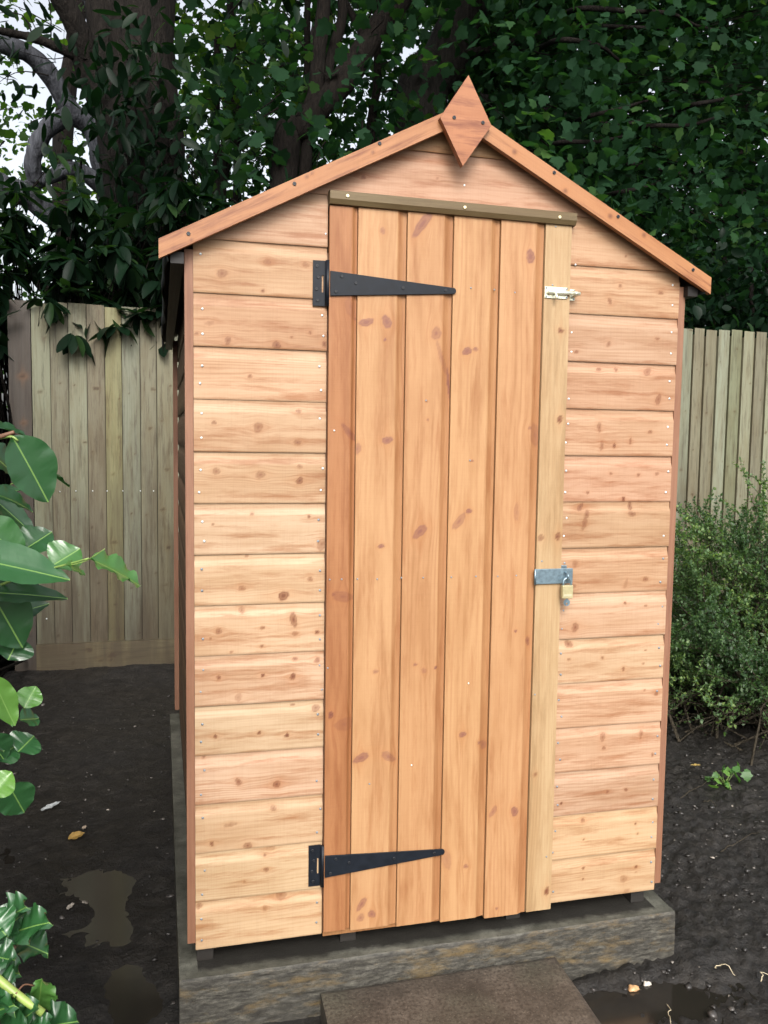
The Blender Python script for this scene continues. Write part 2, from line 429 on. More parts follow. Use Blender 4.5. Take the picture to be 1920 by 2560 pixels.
# ------------------------------------------------------------------ wooden boards as fine grids
class Wood:
    """collects board grids; each board is a surface patch with grain attributes painted by real position of knots"""
    def __init__(s, knots=()):
        s.V = []; s.F = []; s.n = 0; s.gc = []; s.tint = []; s.knot = []; s.halo = []; s.knots = knots
    def patch(s, A, B, fn, along, tint=(1, 1, 1), knots=True):
        """A: sample values along first axis, B: along second; fn(a,b) -> x,y,z arrays; along: 0 grain follows a, 1 follows b"""
        a, b = np.meshgrid(A, B, indexing='ij')
        x, y, z = fn(a, b)
        V = np.stack([x, y, z], -1).reshape(-1, 3)
        al, ac = (a.ravel(), b.ravel()) if along == 0 else (b.ravel(), a.ravel())
        off = rng.uniform(-40, 40, 3)
        kn = np.zeros(len(V)); ha = np.zeros(len(V)); war = np.zeros(len(V))
        if knots:
            lo = V.min(0) - .002; hi = V.max(0) + .002
            for (kx, kz, r, el, ang, dk) in s.knots:
                if not (lo[0] <= kx <= hi[0] and lo[2] <= kz <= hi[2]): continue
                dx = V[:, 0] - kx; dz = V[:, 2] - kz
                ca, sa = math.cos(ang), math.sin(ang)
                p = (dx * ca + dz * sa) / el; q = -dx * sa + dz * ca
                th_ = np.arctan2(q, p); ed = 1 + .09 * np.sin(2 * th_ + kx * 90) + .07 * np.sin(3 * th_ + kz * 70) + .05 * np.sin(7 * th_ + kx * 50)
                rr = np.sqrt(p * p + q * q) / (r * ed)
                kn = np.maximum(kn, dk * (.9 * np.clip((1.15 - rr) * 3, 0, 1) + .38 * np.clip(.6 - rr, 0, 1) * 1.6) * (.72 + .5 * np.exp(-((rr - .95) / .16) ** 2) + .35 * np.exp(-(rr / .3) ** 2)))
                ha = np.maximum(ha, .42 * min(1, dk + .2) * np.exp(-(rr / 1.7) ** 2))
                # resin streaks drawn along the grain
                da, dc = (dx, dz) if along == 0 else (dz, dx)
                ha = np.maximum(ha, .34 * dk * np.exp(-(da / (r * 4.5)) ** 2 - (dc / (r * .9)) ** 2))
                war += np.tanh(dc / (r * .6)) * -1 * r * .9 * np.exp(-(da / (r * 2.6)) ** 2 - (dc / (r * 2.6)) ** 2)
        gc = np.stack([al + off[0], ac + war + off[1], np.full(len(V), off[2])], 1)
        na, nb = a.shape
        idx = np.arange(na * nb).reshape(na, nb) + s.n
        Fc = np.stack([idx[:-1, :-1], idx[1:, :-1], idx[1:, 1:], idx[:-1, 1:]], -1).reshape(-1, 4)
        s.V.append(V); s.F.append(Fc); s.n += len(V)
        s.gc.append(gc); s.tint.append(np.tile(np.asarray(tint, float), (len(V), 1))); s.knot.append(kn); s.halo.append(ha)
    def box(s, x0, x1, y0, y1, z0, z1, along='x', tint=(1, 1, 1), res=.02, knots=True):
        """all six faces as grids"""
        def ax(u0, u1): return np.linspace(u0, u1, max(2, int(abs(u1 - u0) / res) + 2))
        X, Y, Z = ax(x0, x1), ax(y0, y1), ax(z0, z1)
        g = {'x': 0, 'y': 1, 'z': 2}[along]
        cst = lambda v, a: np.full_like(a, v)
        s.patch(X, Z, lambda a, b: (a, cst(y0, a), b), 0 if g != 2 else 1, tint, knots)
        s.patch(Z, X, lambda a, b: (b, cst(y1, a), a), 1 if g != 2 else 0, tint, False)
        s.patch(Z, Y, lambda a, b: (cst(x0, a), b, a), 0 if g == 2 else 1, tint, False)
        s.patch(Y, Z, lambda a, b: (cst(x1, a), a, b), 1 if g == 2 else 0, tint, False)
        s.patch(X, Y, lambda a, b: (a, b, cst(z1, a)), 1 if g == 1 else 0, tint, False)
        s.patch(Y, X, lambda a, b: (b, a, cst(z0, a)), 0 if g == 1 else 1, tint, False)
    def transform(s, Mx, since=0):
        Mx = np.array(Mx)
        for i in range(since, len(s.V)):
            s.V[i] = s.V[i] @ Mx[:3, :3].T + Mx[:3, 3]
    def build(s, name, mat, parent=None, smooth=False):
        return mesh(name, np.concatenate(s.V), np.concatenate(s.F), mat, parent, smooth,
                    dict(gc=np.concatenate(s.gc), tint=np.concatenate(s.tint), knot=np.concatenate(s.knot), halo=np.concatenate(s.halo)))

# ---- knots read off the boards: (photo x, photo y, radius mm, elongation, angle deg, darkness)
def knots_from(lst, ox, oy, sc):
    out = []
    for t in lst:
        x, y, r, el, ang, dk = (list(t) + [5, 1.3, 0, .6][len(t) - 2:])[:6]
        p = P(ox + x * sc, oy + y * sc, 0)
        out.append((p[0], p[2], r / 1000, el, rad(ang), dk))
    return out
k = .5787
KN = []
KN += knots_from([(960, 75, 10, 1.4, 0, .55), (1155, 25, 7, 1.3, 0, .4), (1320, 38, 7, 1.2, 0, .4), (1135, 150, 4, 1.2, 0, .7), (985, 365, 8, 1.2, 60, .6), (1195, 385, 9, 1.3, 0, .7),
    (1080, 520, 5), (1340, 330, 4), (1260, 350, 3), (1290, 670, 6, 1.2, 0, .6), (925, 720, 5), (1115, 740, 12, 1.1, 40, .5), (1285, 805, 7), (935, 930, 8, 1.3, 0, .5), (1125, 945, 10, 1.2, 0, .5),
    (1295, 970, 9, 1.1, 60, .8), (1295, 910, 6, 1.1, 0, .5), (1400, 380, 6, 1.2, 90, .7), (905, 290, 6, 1.8, 20, .3), (850, 335, 4)], 0, 640, k)
KN += knots_from([(920, 52, 3), (1090, 8, 4), (1335, 20, 4, 1, 0, .8), (1390, 140, 12, 1.4, 60, .5), (1045, 330, 7, 1.4, 10, .5), (1225, 362, 11, 1.4, 10, .95), (1340, 290, 6), (1045, 425, 7, 1.4, 120, .5),
    (945, 515, 8, 1.2, 120, .6), (1135, 500, 5, 1.2, 0, .7), (1268, 465, 10, 1.9, 100, .75), (1275, 525, 6, 1.4, 0, .5), (1370, 518, 5, 1.2, 0, .9), (1130, 580, 4), (1000, 605, 3), (945, 715, 6, 1.1, 0, .8), (1135, 705, 5, 1.1, 0, .9),
    (1265, 710, 8, 1.1, 60, .95), (1275, 635, 5, 1.3, 0, .7), (1370, 640, 7, 1.1, 0, .7), (1030, 800, 9, 1.2, 90, .35), (1265, 835, 4), (1365, 848, 9, 1.3, 0, .6), (930, 970, 5, 1.1, 0, .9), (1120, 955, 5, 1.1, 0, .9),
    (1240, 965, 6, 1.1, 0, 1), (1065, 190, 4), (910, 545, 3), (880, 1060, 4)], 0, 1280, k)
KN += knots_from([(1030, 60, 8, 1.3, 130, .7), (1195, 70, 9, 1.2, 60, .8), (1180, 175, 7, 1.2, 0, .5), (995, 245, 6, 2.8, 5, .4), (915, 327, 6, 1, 0, .8), (1070, 335, 8, 1.6, 0, .6), (1145, 378, 4, 1, 0, .7), (1150, 438, 6, 1.2, 0, .7),
    (1055, 490, 3), (1215, 550, 13, 1.3, 120, .5), (860, 600, 8, 1.1, 0, .6), (1145, 605, 6, 1.4, 90, .35), (1170, 345, 8, 1.5, 0, .3)], 0, 1920, k)
KN += knots_from([(1020, 130, 5), (975, 195, 7, 1.3, 120, .6), (1195, 160, 6, 1.3, 0, .6), (1180, 358, 5), (970, 380, 6, 1.3, 60, .5), (830, 415, 5), (930, 490, 6), (1005, 490, 5), (1140, 500, 9, 1.6, 30, .5),
    (1185, 620, 9, 1.7, 80, .6), (930, 740, 7, 2.0, 90, .5), (995, 820, 4, 2.0, 90, .8), (1065, 800, 4, 2.2, 90, .6), (940, 820, 6, 2.2, 85, .5), (1150, 760, 5), (980, 940, 4), (1100, 945, 4, 1.6, 30, .6), (880, 1022, 4),
    (1035, 1050, 6, 1.2, 90, .9), (1180, 940, 5, 1.5, 30, .5), (1065, 1080, 7, 1.8, 100, .7), (850, 1085, 7, 1.8, 60, .7), (1045, 1078 - 1078 + 0, 3)], 960, 640, k)
KN += knots_from([(865, 50, 7, 3.0, 80, .5), (875, 10, 7, 2, 80, .6), (1070, 8, 7, 1.8, 0, .6), (1130, 290, 7, 1.2, 0, .6), (1045, 310, 6, 2.4, 75, .3), (825, 225, 8, 1.3, 90, .4), (820, 320, 6, 1.2, 0, .5), (1040, 392, 4, 1.2, 0, .8), (1130, 405, 4, 1.4, 0, .6),
    (825, 498, 11, 1.2, 90, .65), (800, 572, 10, 1.3, 150, .7), (1035, 678, 5, 1.3, 90, .8), (945, 630, 4), (1130, 597, 3), (1120, 655, 3), (800, 637, 4), (1125, 770, 3), (1175, 785, 6), (1110, 960, 6, 2.2, 85, .5),
    (945, 972, 8, 1.8, 90, .5), (950, 1020, 5), (1160, 1048, 5, 1, 0, .7)], 960, 1280, k)
KN += knots_from([(765, 153, 4, 1, 0, .9), (965, 102, 4), (1045, 95, 5, 1.2, 0, .7), (860, 228, 6, 1.1, 0, .6), (1085, 240, 4, 1, 0, .9), (862, 308, 3, 1, 0, .8), (1095, 283, 3, 1, 0, .8), (862, 432, 5, 1, 0, .8), (1090, 428, 5, 1, 0, .8),
    (860, 480, 3, 1, 0, .8), (1035, 480, 10, 1.3, 150, .4), (1090, 450, 2), (1050, 530, 6, 1.8, 0, .3)], 960, 1920, k)
KN += knots_from([(785, 383, 5), (945, 385, 4, 1, 0, .4)], 0, 0, 1.1573)
KSC = 1.2
DK = knots_from([(823, 502, 5, 1.2, 90, .5), (908, 488, 9, 3.0, 55, .75), (1140, 557, 9, 1.4, 90, 1), (788, 698, 7, 2.0, 20, .8), (832, 697, 9, 1.3, 110, .8), (828, 735, 3, 1, 0, 1), (938, 722, 9, 1.4, 60, .5),
    (950, 775, 5, 6.5, 108, .35), (966, 830, 3, 9, 97, .9), (1004, 760, 7, 1.4, 10, .9), (1022, 756, 4, 1.3, 0, .7), (752, 935, 6, 3.6, 130, .55), (768, 970, 8, 1.3, 60, .5), (833, 951, 7, 1.4, 10, .8), (920, 907, 3, 1, 0, .6), (918, 868, 2),
    (1152, 940, 12, 1.9, 110, .35), (1140, 925, 4, 1.2, 0, .5), (1203, 906, 6, 1.2, 90, .7), (1205, 716, 5, 1.2, 0, .7), (1015, 995, 2.5, 1, 0, 1), (820, 1178, 4, 1.6, 0, .8), (903, 1147, 9, 1.8, 50, .7), (1008, 1103, 5, 1.2, 0, .9),
    (987, 1125, 7, 3.0, 50, .5), (1110, 1105, 5, 3.6, 88, .3), (1162, 1160, 6, 1.2, 0, .5), (1199, 1157, 6, 1.3, 90, .7), (1135, 1382, 5, 1.8, 110, .6), (808, 1447, 4, 1.5, 0, .5), (912, 1445, 5, 1.2, 0, .4), (937, 1439, 3.5, 1, 0, .9), (893, 1432, 3),
    (995, 1582, 6, 1.2, 0, .8), (1040, 1605, 7, 1.4, 90, .5), (777, 1632, 8, 2.0, 30, .75), (836, 1630, 8, 2.0, 150, .55), (1106, 1747, 8, 1.2, 90, .8), (1060, 1747, 6, 2, 60, .5), (1002, 1865, 5, 1, 0, .6), (800, 1967, 7, 1.2, 110, .7),
    (778, 1946, 6, 2.6, 60, .65), (776, 1975, 7, 1.2, 90, .5), (1175, 1918, 6, 1.4, 90, .8), (738, 1286, 9, 2.6, -12, .4), (712, 1540, 5, 1.4, 90, .8), (742, 1560, 12, 1.7, 0, .3), (718, 1282, 3), (1108, 1360, 3, 1, 0, .7), (1030, 1600, 3),
    (1150, 1668, 4, 1, 0, .5), (960, 1850, 9, 2.5, 110, .3), (1068, 1955, 3), (766, 690, 3), (755, 665, 10, 2.2, 95, .3)], 0, 0, 1.1573)
DK = [(a_, b_, c_ * KSC, d_, e_, min(1, f_ * 1.2)) for a_, b_, c_, d_, e_, f_ in DK]

KN = [(a_, b_, c_ * .85, d_, e_, f_) for a_, b_, c_, d_, e_, f_ in KN]
PITCH = .115; W = 1.191; H = 14 * PITCH; ZB = 0.0
ROOFZ = lambda x: 1.938 - abs(x - .592) * .517       # top line of the bargeboards
zprof = np.array([0, .0008, .03, .05, .07, .088, .0915, .095, .0985, .102, .1055, .109, .1132, .1158])
def yprof(z):
    """shiplap: flat face, then a cove sinking 7 mm to the lap under the board above"""
    t = np.clip((z - .088) / .022, 0, 1)
    y = .0048 * np.sin(np.clip(t * 1.15, 0, 1) * np.pi / 2) ** 1.15
    return np.where(z < .0005, .0012, y)

shed = empty('garden_shed', (.595, .9, 0), label='orange brown timber apex shed with tall narrow door standing on concrete base', cat='shed')

def res_z(z0, z1, step=.0028):
    base = np.arange(z0, z1, step)
    extra = np.array([.088, .0915, .095, .0985, .102, .1055, .109])
    a = np.unique(np.round(np.concatenate([[z0], base, extra[(extra > z0) & (extra < z1)], [z1]]), 5))
    keep = [a[0]]
    for v in a[1:]:
        if v - keep[-1] > .0012: keep.append(v)
    return np.array(keep)

def front_panel(W_, x0, x1, rows, tints, clip=False):
    for i in rows:
        z0 = i * PITCH; zz = res_z(0, .1158)
        if i > 14: z0 = 14 * PITCH + (i - 14) * PITCH
        xs = np.linspace(x0, x1, max(2, int((x1 - x0) / .0028)))
        jit = rng.normal(0, .0006)
        a0, a1 = x0, x1
        if clip:
            # keep the board below the roof line (its ends hide behind the bargeboards)
            top = z0 + .001
            half = (1.925 - top) / .517
            a0, a1 = max(x0, .592 - half), min(x1, .592 + half)
            if a1 - a0 < .03: continue
            xs = np.linspace(a0, a1, int((a1 - a0) / .0028))
        def fn(a, b, z0=z0, jit=jit):
            z = z0 + b
            if clip: z = np.minimum(z, ROOFZ(a) - .012)
            return a, yprof(b) + jit, z
        W_.patch(xs, zz, fn, 0, tints[i])
        # lower edge of the board (underside of the lap)
        W_.patch(np.linspace(a0, a1, 12), np.array([0, 1]), lambda a, b, z0=z0, jit=jit: (a, np.where(b > .5, .0013 + jit, .009), np.full_like(a, z0)), 0, tints[i], False)
        for ex in (a0, a1):
            W_.patch(zz, np.array([0, 1.]), lambda a, b, z0=z0, ex=ex: (np.full_like(a, ex), np.where(b > .5, yprof(a), .012), z0 + a if not clip else np.minimum(z0 + a, ROOFZ(ex) - .012)), 0, tints[i], False)

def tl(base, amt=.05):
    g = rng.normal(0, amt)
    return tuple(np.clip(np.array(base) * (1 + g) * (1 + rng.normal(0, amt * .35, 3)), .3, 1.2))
LT = {}; RT = {}
for i in range(18):
    LT[i] = tl((1.06, 1.05, .98) if i < 3 else ((1.05, 1.04, 1.05) if i < 9 else (.96, .90, .86)), .045)
    RT[i] = tl((1.03, .98, .88) if i < 2 else ((1.0, .95, .95) if i < 7 else (.92, .82, .79)), .05)
LT[12] = (.84, .71, .63); LT[13] = (.90, .82, .74); RT[13] = (.93, .84, .78); RT[9] = (.93, .80, .80); RT[10] = (.93, .83, .80)
GT = {14: (.93, .84, .84), 15: (.90, .76, .76), 16: (.86, .74, .60), 17: (.8, .7, .6)}
fw = Wood(KN)
front_panel(fw, 0, .2945, range(14), LT); front_panel(fw, .8865, W, range(14), RT)
fl = dict(GT); front_panel(fw, -.0, .2945, [14], fl, True); front_panel(fw, .8865, W, [14], {14: (.93, .82, .76)}, True)
front_panel(fw, -.0, W, [15, 16, 17], GT, True)
front = fw.build('front_cladding', M['clad'], shed)
# sides and back: same shiplap, coarser
def side_panel(name, axis, const, u0, u1, sgn, tint):
    sw = Wood()
    for i in range(14):
        z0 = i * PITCH
        us = np.linspace(u0, u1, 40)
        if axis == 'x': fn = lambda a, b, z0=z0: (const + sgn * yprof(b), a, z0 + b)
        else: fn = lambda a, b, z0=z0: (a, const + sgn * yprof(b), z0 + b)
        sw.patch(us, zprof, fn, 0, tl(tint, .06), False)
        if axis == 'x': fn2 = lambda a, b, z0=z0: (const + sgn * np.where(b > .5, 0.001, .009), a, np.full_like(a, z0))
        else: fn2 = lambda a, b, z0=z0: (a, const + sgn * np.where(b > .5, .001, .009), np.full_like(a, z0))
        sw.patch(us, np.array([0, 1.]), fn2, 0, tint, False)
    return sw.build(name, M['clad'], shed)
DEP = 1.80
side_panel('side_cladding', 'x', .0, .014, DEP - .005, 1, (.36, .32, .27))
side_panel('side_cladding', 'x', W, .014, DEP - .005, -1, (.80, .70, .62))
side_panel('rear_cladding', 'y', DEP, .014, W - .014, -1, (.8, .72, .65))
rg = Wood()
for i in (14, 15, 16):
    z0 = i * PITCH; half = min(.59, (1.925 - z0 - .03) / .517)
    rg.patch(np.linspace(.592 - half, .592 + half, 60), zprof, lambda a, b, z0=z0: (a, DEP - yprof(b), np.minimum(z0 + b, ROOFZ(a) - .012)), 0, (.8, .72, .65), False)
rg.build('rear_gable', M['clad'], shed)
# inner dark lining so no light leaks between panels (frame and floor)
fr = Wood()
fr.box(.03, W - .03, .0125, .03, .0, 1.60, 'x', res=.2, knots=False)
fr.box(.02, W - .02, .03, DEP - .02, .0, .014, 'y', res=.2, knots=False)
fr.build('frame', M['batten'], shed)
# corner battens
for cx, sg in ((-.0185, -1), (W + .0, 1)):
    b = Wood(); x1 = cx + .018
    b.box(cx, x1, -.0005 + .001, .032, .018, 1.585 if sg < 0 else 1.575, 'z', (1.35, 1.3, 1.25), .02, False)
    b.build('corner_batten', M['batten'], shed)
    b = Wood(); b.box(cx, x1, DEP - .035, DEP - .002, .018, 1.58, 'z', (1.1, 1.05, 1.0), .05, False)
    b.build('corner_batten', M['batten'], shed)

# door: upright shiplap boards
door_x = [.2965, .3615, .4765, .588, .7035, .816]
dt = [(.80, .64, .56), (1.05, 1.07, 1.10), (1.0, .98, .98), (1.04, 1.05, 1.05), (1.03, 1.02, 1.04)]
dw = Wood(DK)
dtop, dbot = 1.698, [.012, .008, .003, -.001, -.006]
YD = -.0035
for i in range(5):
    x0, x1 = door_x[i], door_x[i + 1] - .0012
    wd = x1 - x0
    cov = .023 if i else .012
    xs = np.unique(np.concatenate([np.linspace(x0, x1 - cov, max(2, int((wd - cov) / .0026))), np.linspace(x1 - cov, x1, 8)]))
    zs = np.linspace(dbot[i], dtop, 640)
    jit = rng.normal(0, .0004)
    def yd(x, x1=x1, cov=cov, jit=jit):
        t = np.clip((x - (x1 - cov)) / (cov * .8), 0, 1)
        return YD - .012 + jit + .0066 * np.sin(t * np.pi / 2) ** 1.1
    dw.patch(xs, zs, lambda a, b: (a, yd(a), b), 1, dt[i])
    if i:   # the machined rebate takes more stain than the planed face
        q_ = np.clip((dw.V[-1][:, 0] - (x1 - cov)) / .002, 0, 1)[:, None]
        dw.tint[-1] = dw.tint[-1] * (1 - q_ * np.array([.13, .22, .28]))
    dw.patch(np.array([0., 1.]), np.linspace(dbot[i], dtop, 40), lambda a, b, x0=x0: (np.full_like(a, x0), np.where(a > .5, YD - .0115, YD), b), 1, dt[i], False)
    dw.patch(np.array([0., 1.]), np.linspace(dbot[i], dtop, 40), lambda a, b, x1=x1: (np.full_like(a, x1), np.where(a > .5, YD, YD - .006), b), 1, dt[i], False)
    dw.patch(xs[::4], np.array([0., 1.]), lambda a, b, i=i: (a, np.where(b > .5, YD, yd(a)), np.full_like(a, dbot[i])), 1, dt[i], False)
dw.patch(np.array([.2965, .882]), np.linspace(-.004, dtop, 20), lambda a, b: (a, np.full_like(a, YD), b), 1, (.7, .6, .5), False)
door = dw.build('door', M['door'], shed)
es = Wood(DK)
es.box(.8165, .8835, -.0165, -.002, -.004, 1.6975, 'z', (1, 1, 1), .0042)
es.build('edge_strip', M['pale'], door)

# bargeboards
def barge(sgn):
    b = Wood([(.592 + sgn * q, -.002 + .004 * math.sin(q * 40), .007, 1.4, .3, .5) for q in (.16, .33, .52, .60)] if 0 else [])
    n0 = 0
    L_ = math.hypot(.664, .664 * .517)
    X = np.linspace(0, .664, 180); Tt = np.linspace(0, .0405, 12)
    kn = [(rng.uniform(.05, .64), rng.uniform(.005, .035), rng.uniform(.004, .007)) for _ in range(4)]
    for yy in (-.037, -.0225):
        b.patch(X if sgn > 0 else X[::-1], Tt, lambda a, c, yy=yy: (.592 + sgn * a, np.full_like(a, yy), 1.938 - a * .517 - .0405 + c), 0, (1, 1, 1), False)
    if True:
        V = b.V[0]; kk = b.knot[0]; hh = b.halo[0]
        for (kx, kz, kr) in kn:
            dx = V[:, 0] - (.592 + sgn * kx); dz = V[:, 2] - (1.938 - kx * .517 - .0405 + kz)
            rr = np.sqrt(dx * dx + dz * dz) / kr
            kk[:] = np.maximum(kk, .8 * np.clip(1.3 - rr, 0, 1)); hh[:] = np.maximum(hh, .6 * np.exp(-(rr / 2.2) ** 2))
    for tt in (0, .0405):
        b.patch(X, np.array([0., 1.]), lambda a, c, tt=tt: (.592 + sgn * a, np.where(c > .5, -.0225, -.037), 1.938 - a * .517 - .0405 + tt), 0, (1, 1, 1), False)
    b.patch(Tt, np.array([0., 1.]), lambda a, c: (np.full_like(a, .592 + sgn * .664), np.where(c > .5, -.0225, -.037), 1.938 - .664 * .517 - .0405 + a), 0, (1, 1, 1), False)
    o = b.build('bargeboard', M['trim'], shed)
    return o
def disc_screw(parent, x, y, z, r, mat, name='screw', recess=True):
    m = MB(); seg = 10
    a = np.linspace(0, 2 * np.pi, seg, endpoint=False)
    ring = lambda rr, yy: [(x + rr * math.cos(t), y + yy, z + rr * math.sin(t)) for t in a]
    V = ring(r, .001) + ring(r, -.0008) + ring(r * .82, -.0013) + ring(r * .42, -.0013) + ring(r * .3, .0002)
    Fc = [(i * seg + j, i * seg + (j + 1) % seg, (i + 1) * seg + (j + 1) % seg, (i + 1) * seg + j) for i in range(4) for j in range(seg)]
    Fc.append(tuple(range(4 * seg, 5 * seg)))
    m.add(V, Fc)
    return m.build(name, mat, parent)
bl = barge(-1); br = barge(1)
for px, py in ((820, 310), (636, 397), (407, 505), (731, 368 - 5)):
    if px == 731: continue
    p = P(px * 1.1573, py * 1.1573, -.037); disc_screw(bl, p[0], -.0378, p[2], .0042, M['blackscrew'])
for px, py in ((1197, 373), (1335, 468), (1497, 583)):
    p = P(px * 1.1573, py * 1.1573, -.037); disc_screw(br, p[0], -.0378, p[2], .0042, M['blackscrew'])
# diamond finial
dm = Wood([])
D4 = [(.601, 1.996), (.658, 1.893), (.592, 1.798), (.5365, 1.898)]
uu = np.linspace(0, 1, 26)
def dia(yy):
    def fn(a, b):
        c = [np.array(q) for q in D4]
        x = (1 - a) * (1 - b) * c[0][0] + a * (1 - b) * c[1][0] + a * b * c[2][0] + (1 - a) * b * c[3][0]
        z = (1 - a) * (1 - b) * c[0][1] + a * (1 - b) * c[1][1] + a * b * c[2][1] + (1 - a) * b * c[3][1]
        return x, np.full_like(x, yy), z
    return fn
for yy in (-.054, -.0375):
    dm.patch(uu, uu, dia(yy), 0, (.92, .80, .80), False)
    # let grain run in real metres
    dm.gc[-1][:, :2] = dm.V[-1][:, [0, 2]] + rng.uniform(-9, 9, 2)
for i in range(4):
    p0, p1 = D4[i], D4[(i + 1) % 4]
    dm.patch(np.linspace(0, 1, 12), np.array([0., 1.]), lambda a, b, p0=p0, p1=p1: (p0[0] + (p1[0] - p0[0]) * a, np.where(b > .5, -.0375, -.054), p0[1] + (p1[1] - p0[1]) * a), 0, (.8, .62, .6), False)
fin = dm.build('finial', M['trim'], shed)
for px, py in ((981, 254), (1043, 265)):
    p = P(px * 1.1573, py * 1.1573, -.054); disc_screw(fin, p[0], -.0548, p[2], .0042, M['blackscrew'])
# weather bar over the door
wb = Wood([])
bar_prof = [(-.002, 1.7285), (-.020, 1.7285), (-.0285, 1.7255), (-.0285, 1.7085), (-.0225, 1.6985), (-.002, 1.6965)]
bx = np.linspace(.2945, .8905, 150)
for i in range(6):
    (ya, za), (yb, zb) = bar_prof[i], bar_prof[(i + 1) % 6]
    wb.patch(bx, np.linspace(0, 1, 4), lambda a, b, ya=ya, za=za, yb=yb, zb=zb: (a, ya + (yb - ya) * b, za + (zb - za) * b - (a - .59) * .006), 0, (1, 1, 1), False)
    wb.gc[-1][:, 1] = wb.V[-1][:, 2] + wb.V[-1][:, 1]; wb.gc[-1][:, 2] = 3
wbo = wb.build('weather_bar', M['treated'], shed)
for ex in (.2945, .8905):
    pass
e = MB()
M['endg'] = simple('treated_end_grain', (.10, .07, .03), .7, 0, 200, .4)
for ex in (.2946, .8904): MB().add([(ex, y, z - (ex - .59) * .006) for y, z in bar_prof], [tuple(range(6))]).build('end_grain', M['endg'], wbo)
for px, py in ((751, 423), (1004, 448), (1209, 469)):
    p = P(px * 1.1573, py * 1.1573, -.0285); disc_screw(wbo, p[0], -.0293, p[2], .0037, M['yellowscrew'])

# roof: two felted slopes with boards under them
def roof_half(sgn):
    sl = MB()
    x0, x1 = .592, .592 + sgn * .650
    for (off, th, ya, yb, ext) in ((-.012, .011, -.022, 1.86, 0),):
        z0 = 1.938 - .0405 * 0 + off; z1 = z0 - .650 * .517
        sl.add([(x0, ya, z0), (x1, ya, z1), (x1, yb, z1), (x0, yb, z0), (x0, ya, z0 - th), (x1, ya, z1 - th), (x1, yb, z1 - th), (x0, yb, z0 - th)],
               [(0, 1, 2, 3), (7, 6, 5, 4), (0, 4, 5, 1), (2, 6, 7, 3), (1, 5, 6, 2), (0, 3, 7, 4)])
    return sl.build('roof_board', simple('roof_board_wood', (.035, .022, .015), .7, 0, 30, .4), shed)
roof_half(-1); roof_half(1)
def felt(sgn):
    V = []; Fc = []
    ys = np.linspace(-.030, 1.872, 60)
    # section: over the slope then turned down past the eave
    sec = [(0.0, 1.9325), (.20, 1.9325 - .2 * .517), (.45, 1.9325 - .45 * .517), (.645, 1.9325 - .645 * .517), (.6545, 1.9325 - .657 * .517), (.656, 1.575), (.652, 1.555)]
    for j, y in enumerate(ys):
        wv = .004 * math.sin(y * 7 + sgn) + .0025 * math.sin(y * 19)
        for i, (dx, z) in enumerate(sec):
            hang = max(0, (i - 4)) / 2
            V.append((.592 + sgn * (dx + hang * (wv - .001)), y, z + hang * wv * .6 - (hang * .012 * max(0, y) / 1.8)))
    n = len(sec)
    for j in range(len(ys) - 1):
        for i in range(n - 1):
            Fc.append((j * n + i, j * n + i + 1, (j + 1) * n + i + 1, (j + 1) * n + i))
    o = mesh('roofing_felt', V, Fc, M['felt'], shed, True)
    s = o.modifiers.new('s', 'SOLIDIFY'); s.thickness = .0025; s.offset = 1 if sgn < 0 else -1
    return o
felt(-1); felt(1)
for sgn in (-1, 1):
    e = Wood(); xa = .592 + sgn * .640; xb = .592 + sgn * .612
    e.box(min(xa, xb), max(xa, xb), -.018, 1.85, 1.550, 1.574, 'y', (.45, .4, .38), .1, False)
    e.build('eaves_frame', M['bearer'], shed)

# bearers under the floor
for xa in (.003, .345, .778, 1.135):
    e = Wood(); e.box(xa, xa + .038, .02, DEP - .02, -.039, -.0005, 'y', (1, 1, 1), .05, False)
    e.build('bearer', M['bearer'], shed)

# strap hinges
def hinge(zc, ztl, zbl, ztt, zbt, flat=False):
    pl = MB()
    zt, zb = zc + .050, zc - .050
    ph = -.0035
    # plate with a slot
    sx0, sx1, sz0, sz1 = .2815, .2855, zc - .020, zc + .018
    for (a, b_, c, d) in ((.2615, sx0, zb, zt), (sx0, sx1, zb, sz0), (sx0, sx1, sz1, zt), (sx1, .2905, zb, zt)):
        pl.box(a, b_, -.0035, -.0004, c, d)
    hg = pl.build('hinge', M['black'], shed, False)
    tag(hg)
    kn = MB(); kn.tube([(.2945, -.0085, zb), (.2945, -.0085, zt)], [.0058, .0058], 14)
    kn.build('knuckle', M['black'], hg, True)
    st = MB()
    tipc = (ztt + zbt) / 2; r = (ztt - zbt) / 2
    poly = [(.2975, ztl), (.2975, zbl), (.588, zbt)] + [(.588 + r * .9 * math.cos(t), tipc + r * math.sin(t)) for t in (-1.0, -.5, 0, .5, 1.0)] + [(.588, ztt)]
    st.prism(poly, -.0205, -.0172)
    st.build('strap', M['black'], hg, False, .0008)
    for sx, sz in ((.2705, .038), (.2735, .013), (.2695, -.013), (.2725, -.038)):
        disc_screw(hg, sx, -.0042, zc + sz, .0036, M['blackscrew'])
    for fx, fz in ((.045, -.33), (.09, .32), (.20, .08), (.34, .02 * 0 - .02), (.58, .0), (.93, 0)):
        if fx == .34: continue
        x = .2975 + fx * .30 * .97; hh = (ztl - zbl) * (1 - fx) + (ztt - zbt) * fx
        mid = (ztl + zbl) / 2 * (1 - fx) + tipc * fx
        disc_screw(hg, x, -.0212, mid + fz * hh, .0036, M['blackscrew'])
hinge(1.529, 1.555, 1.500, 1.534, 1.520)
hinge(.173, .203, .149, .188, .173)

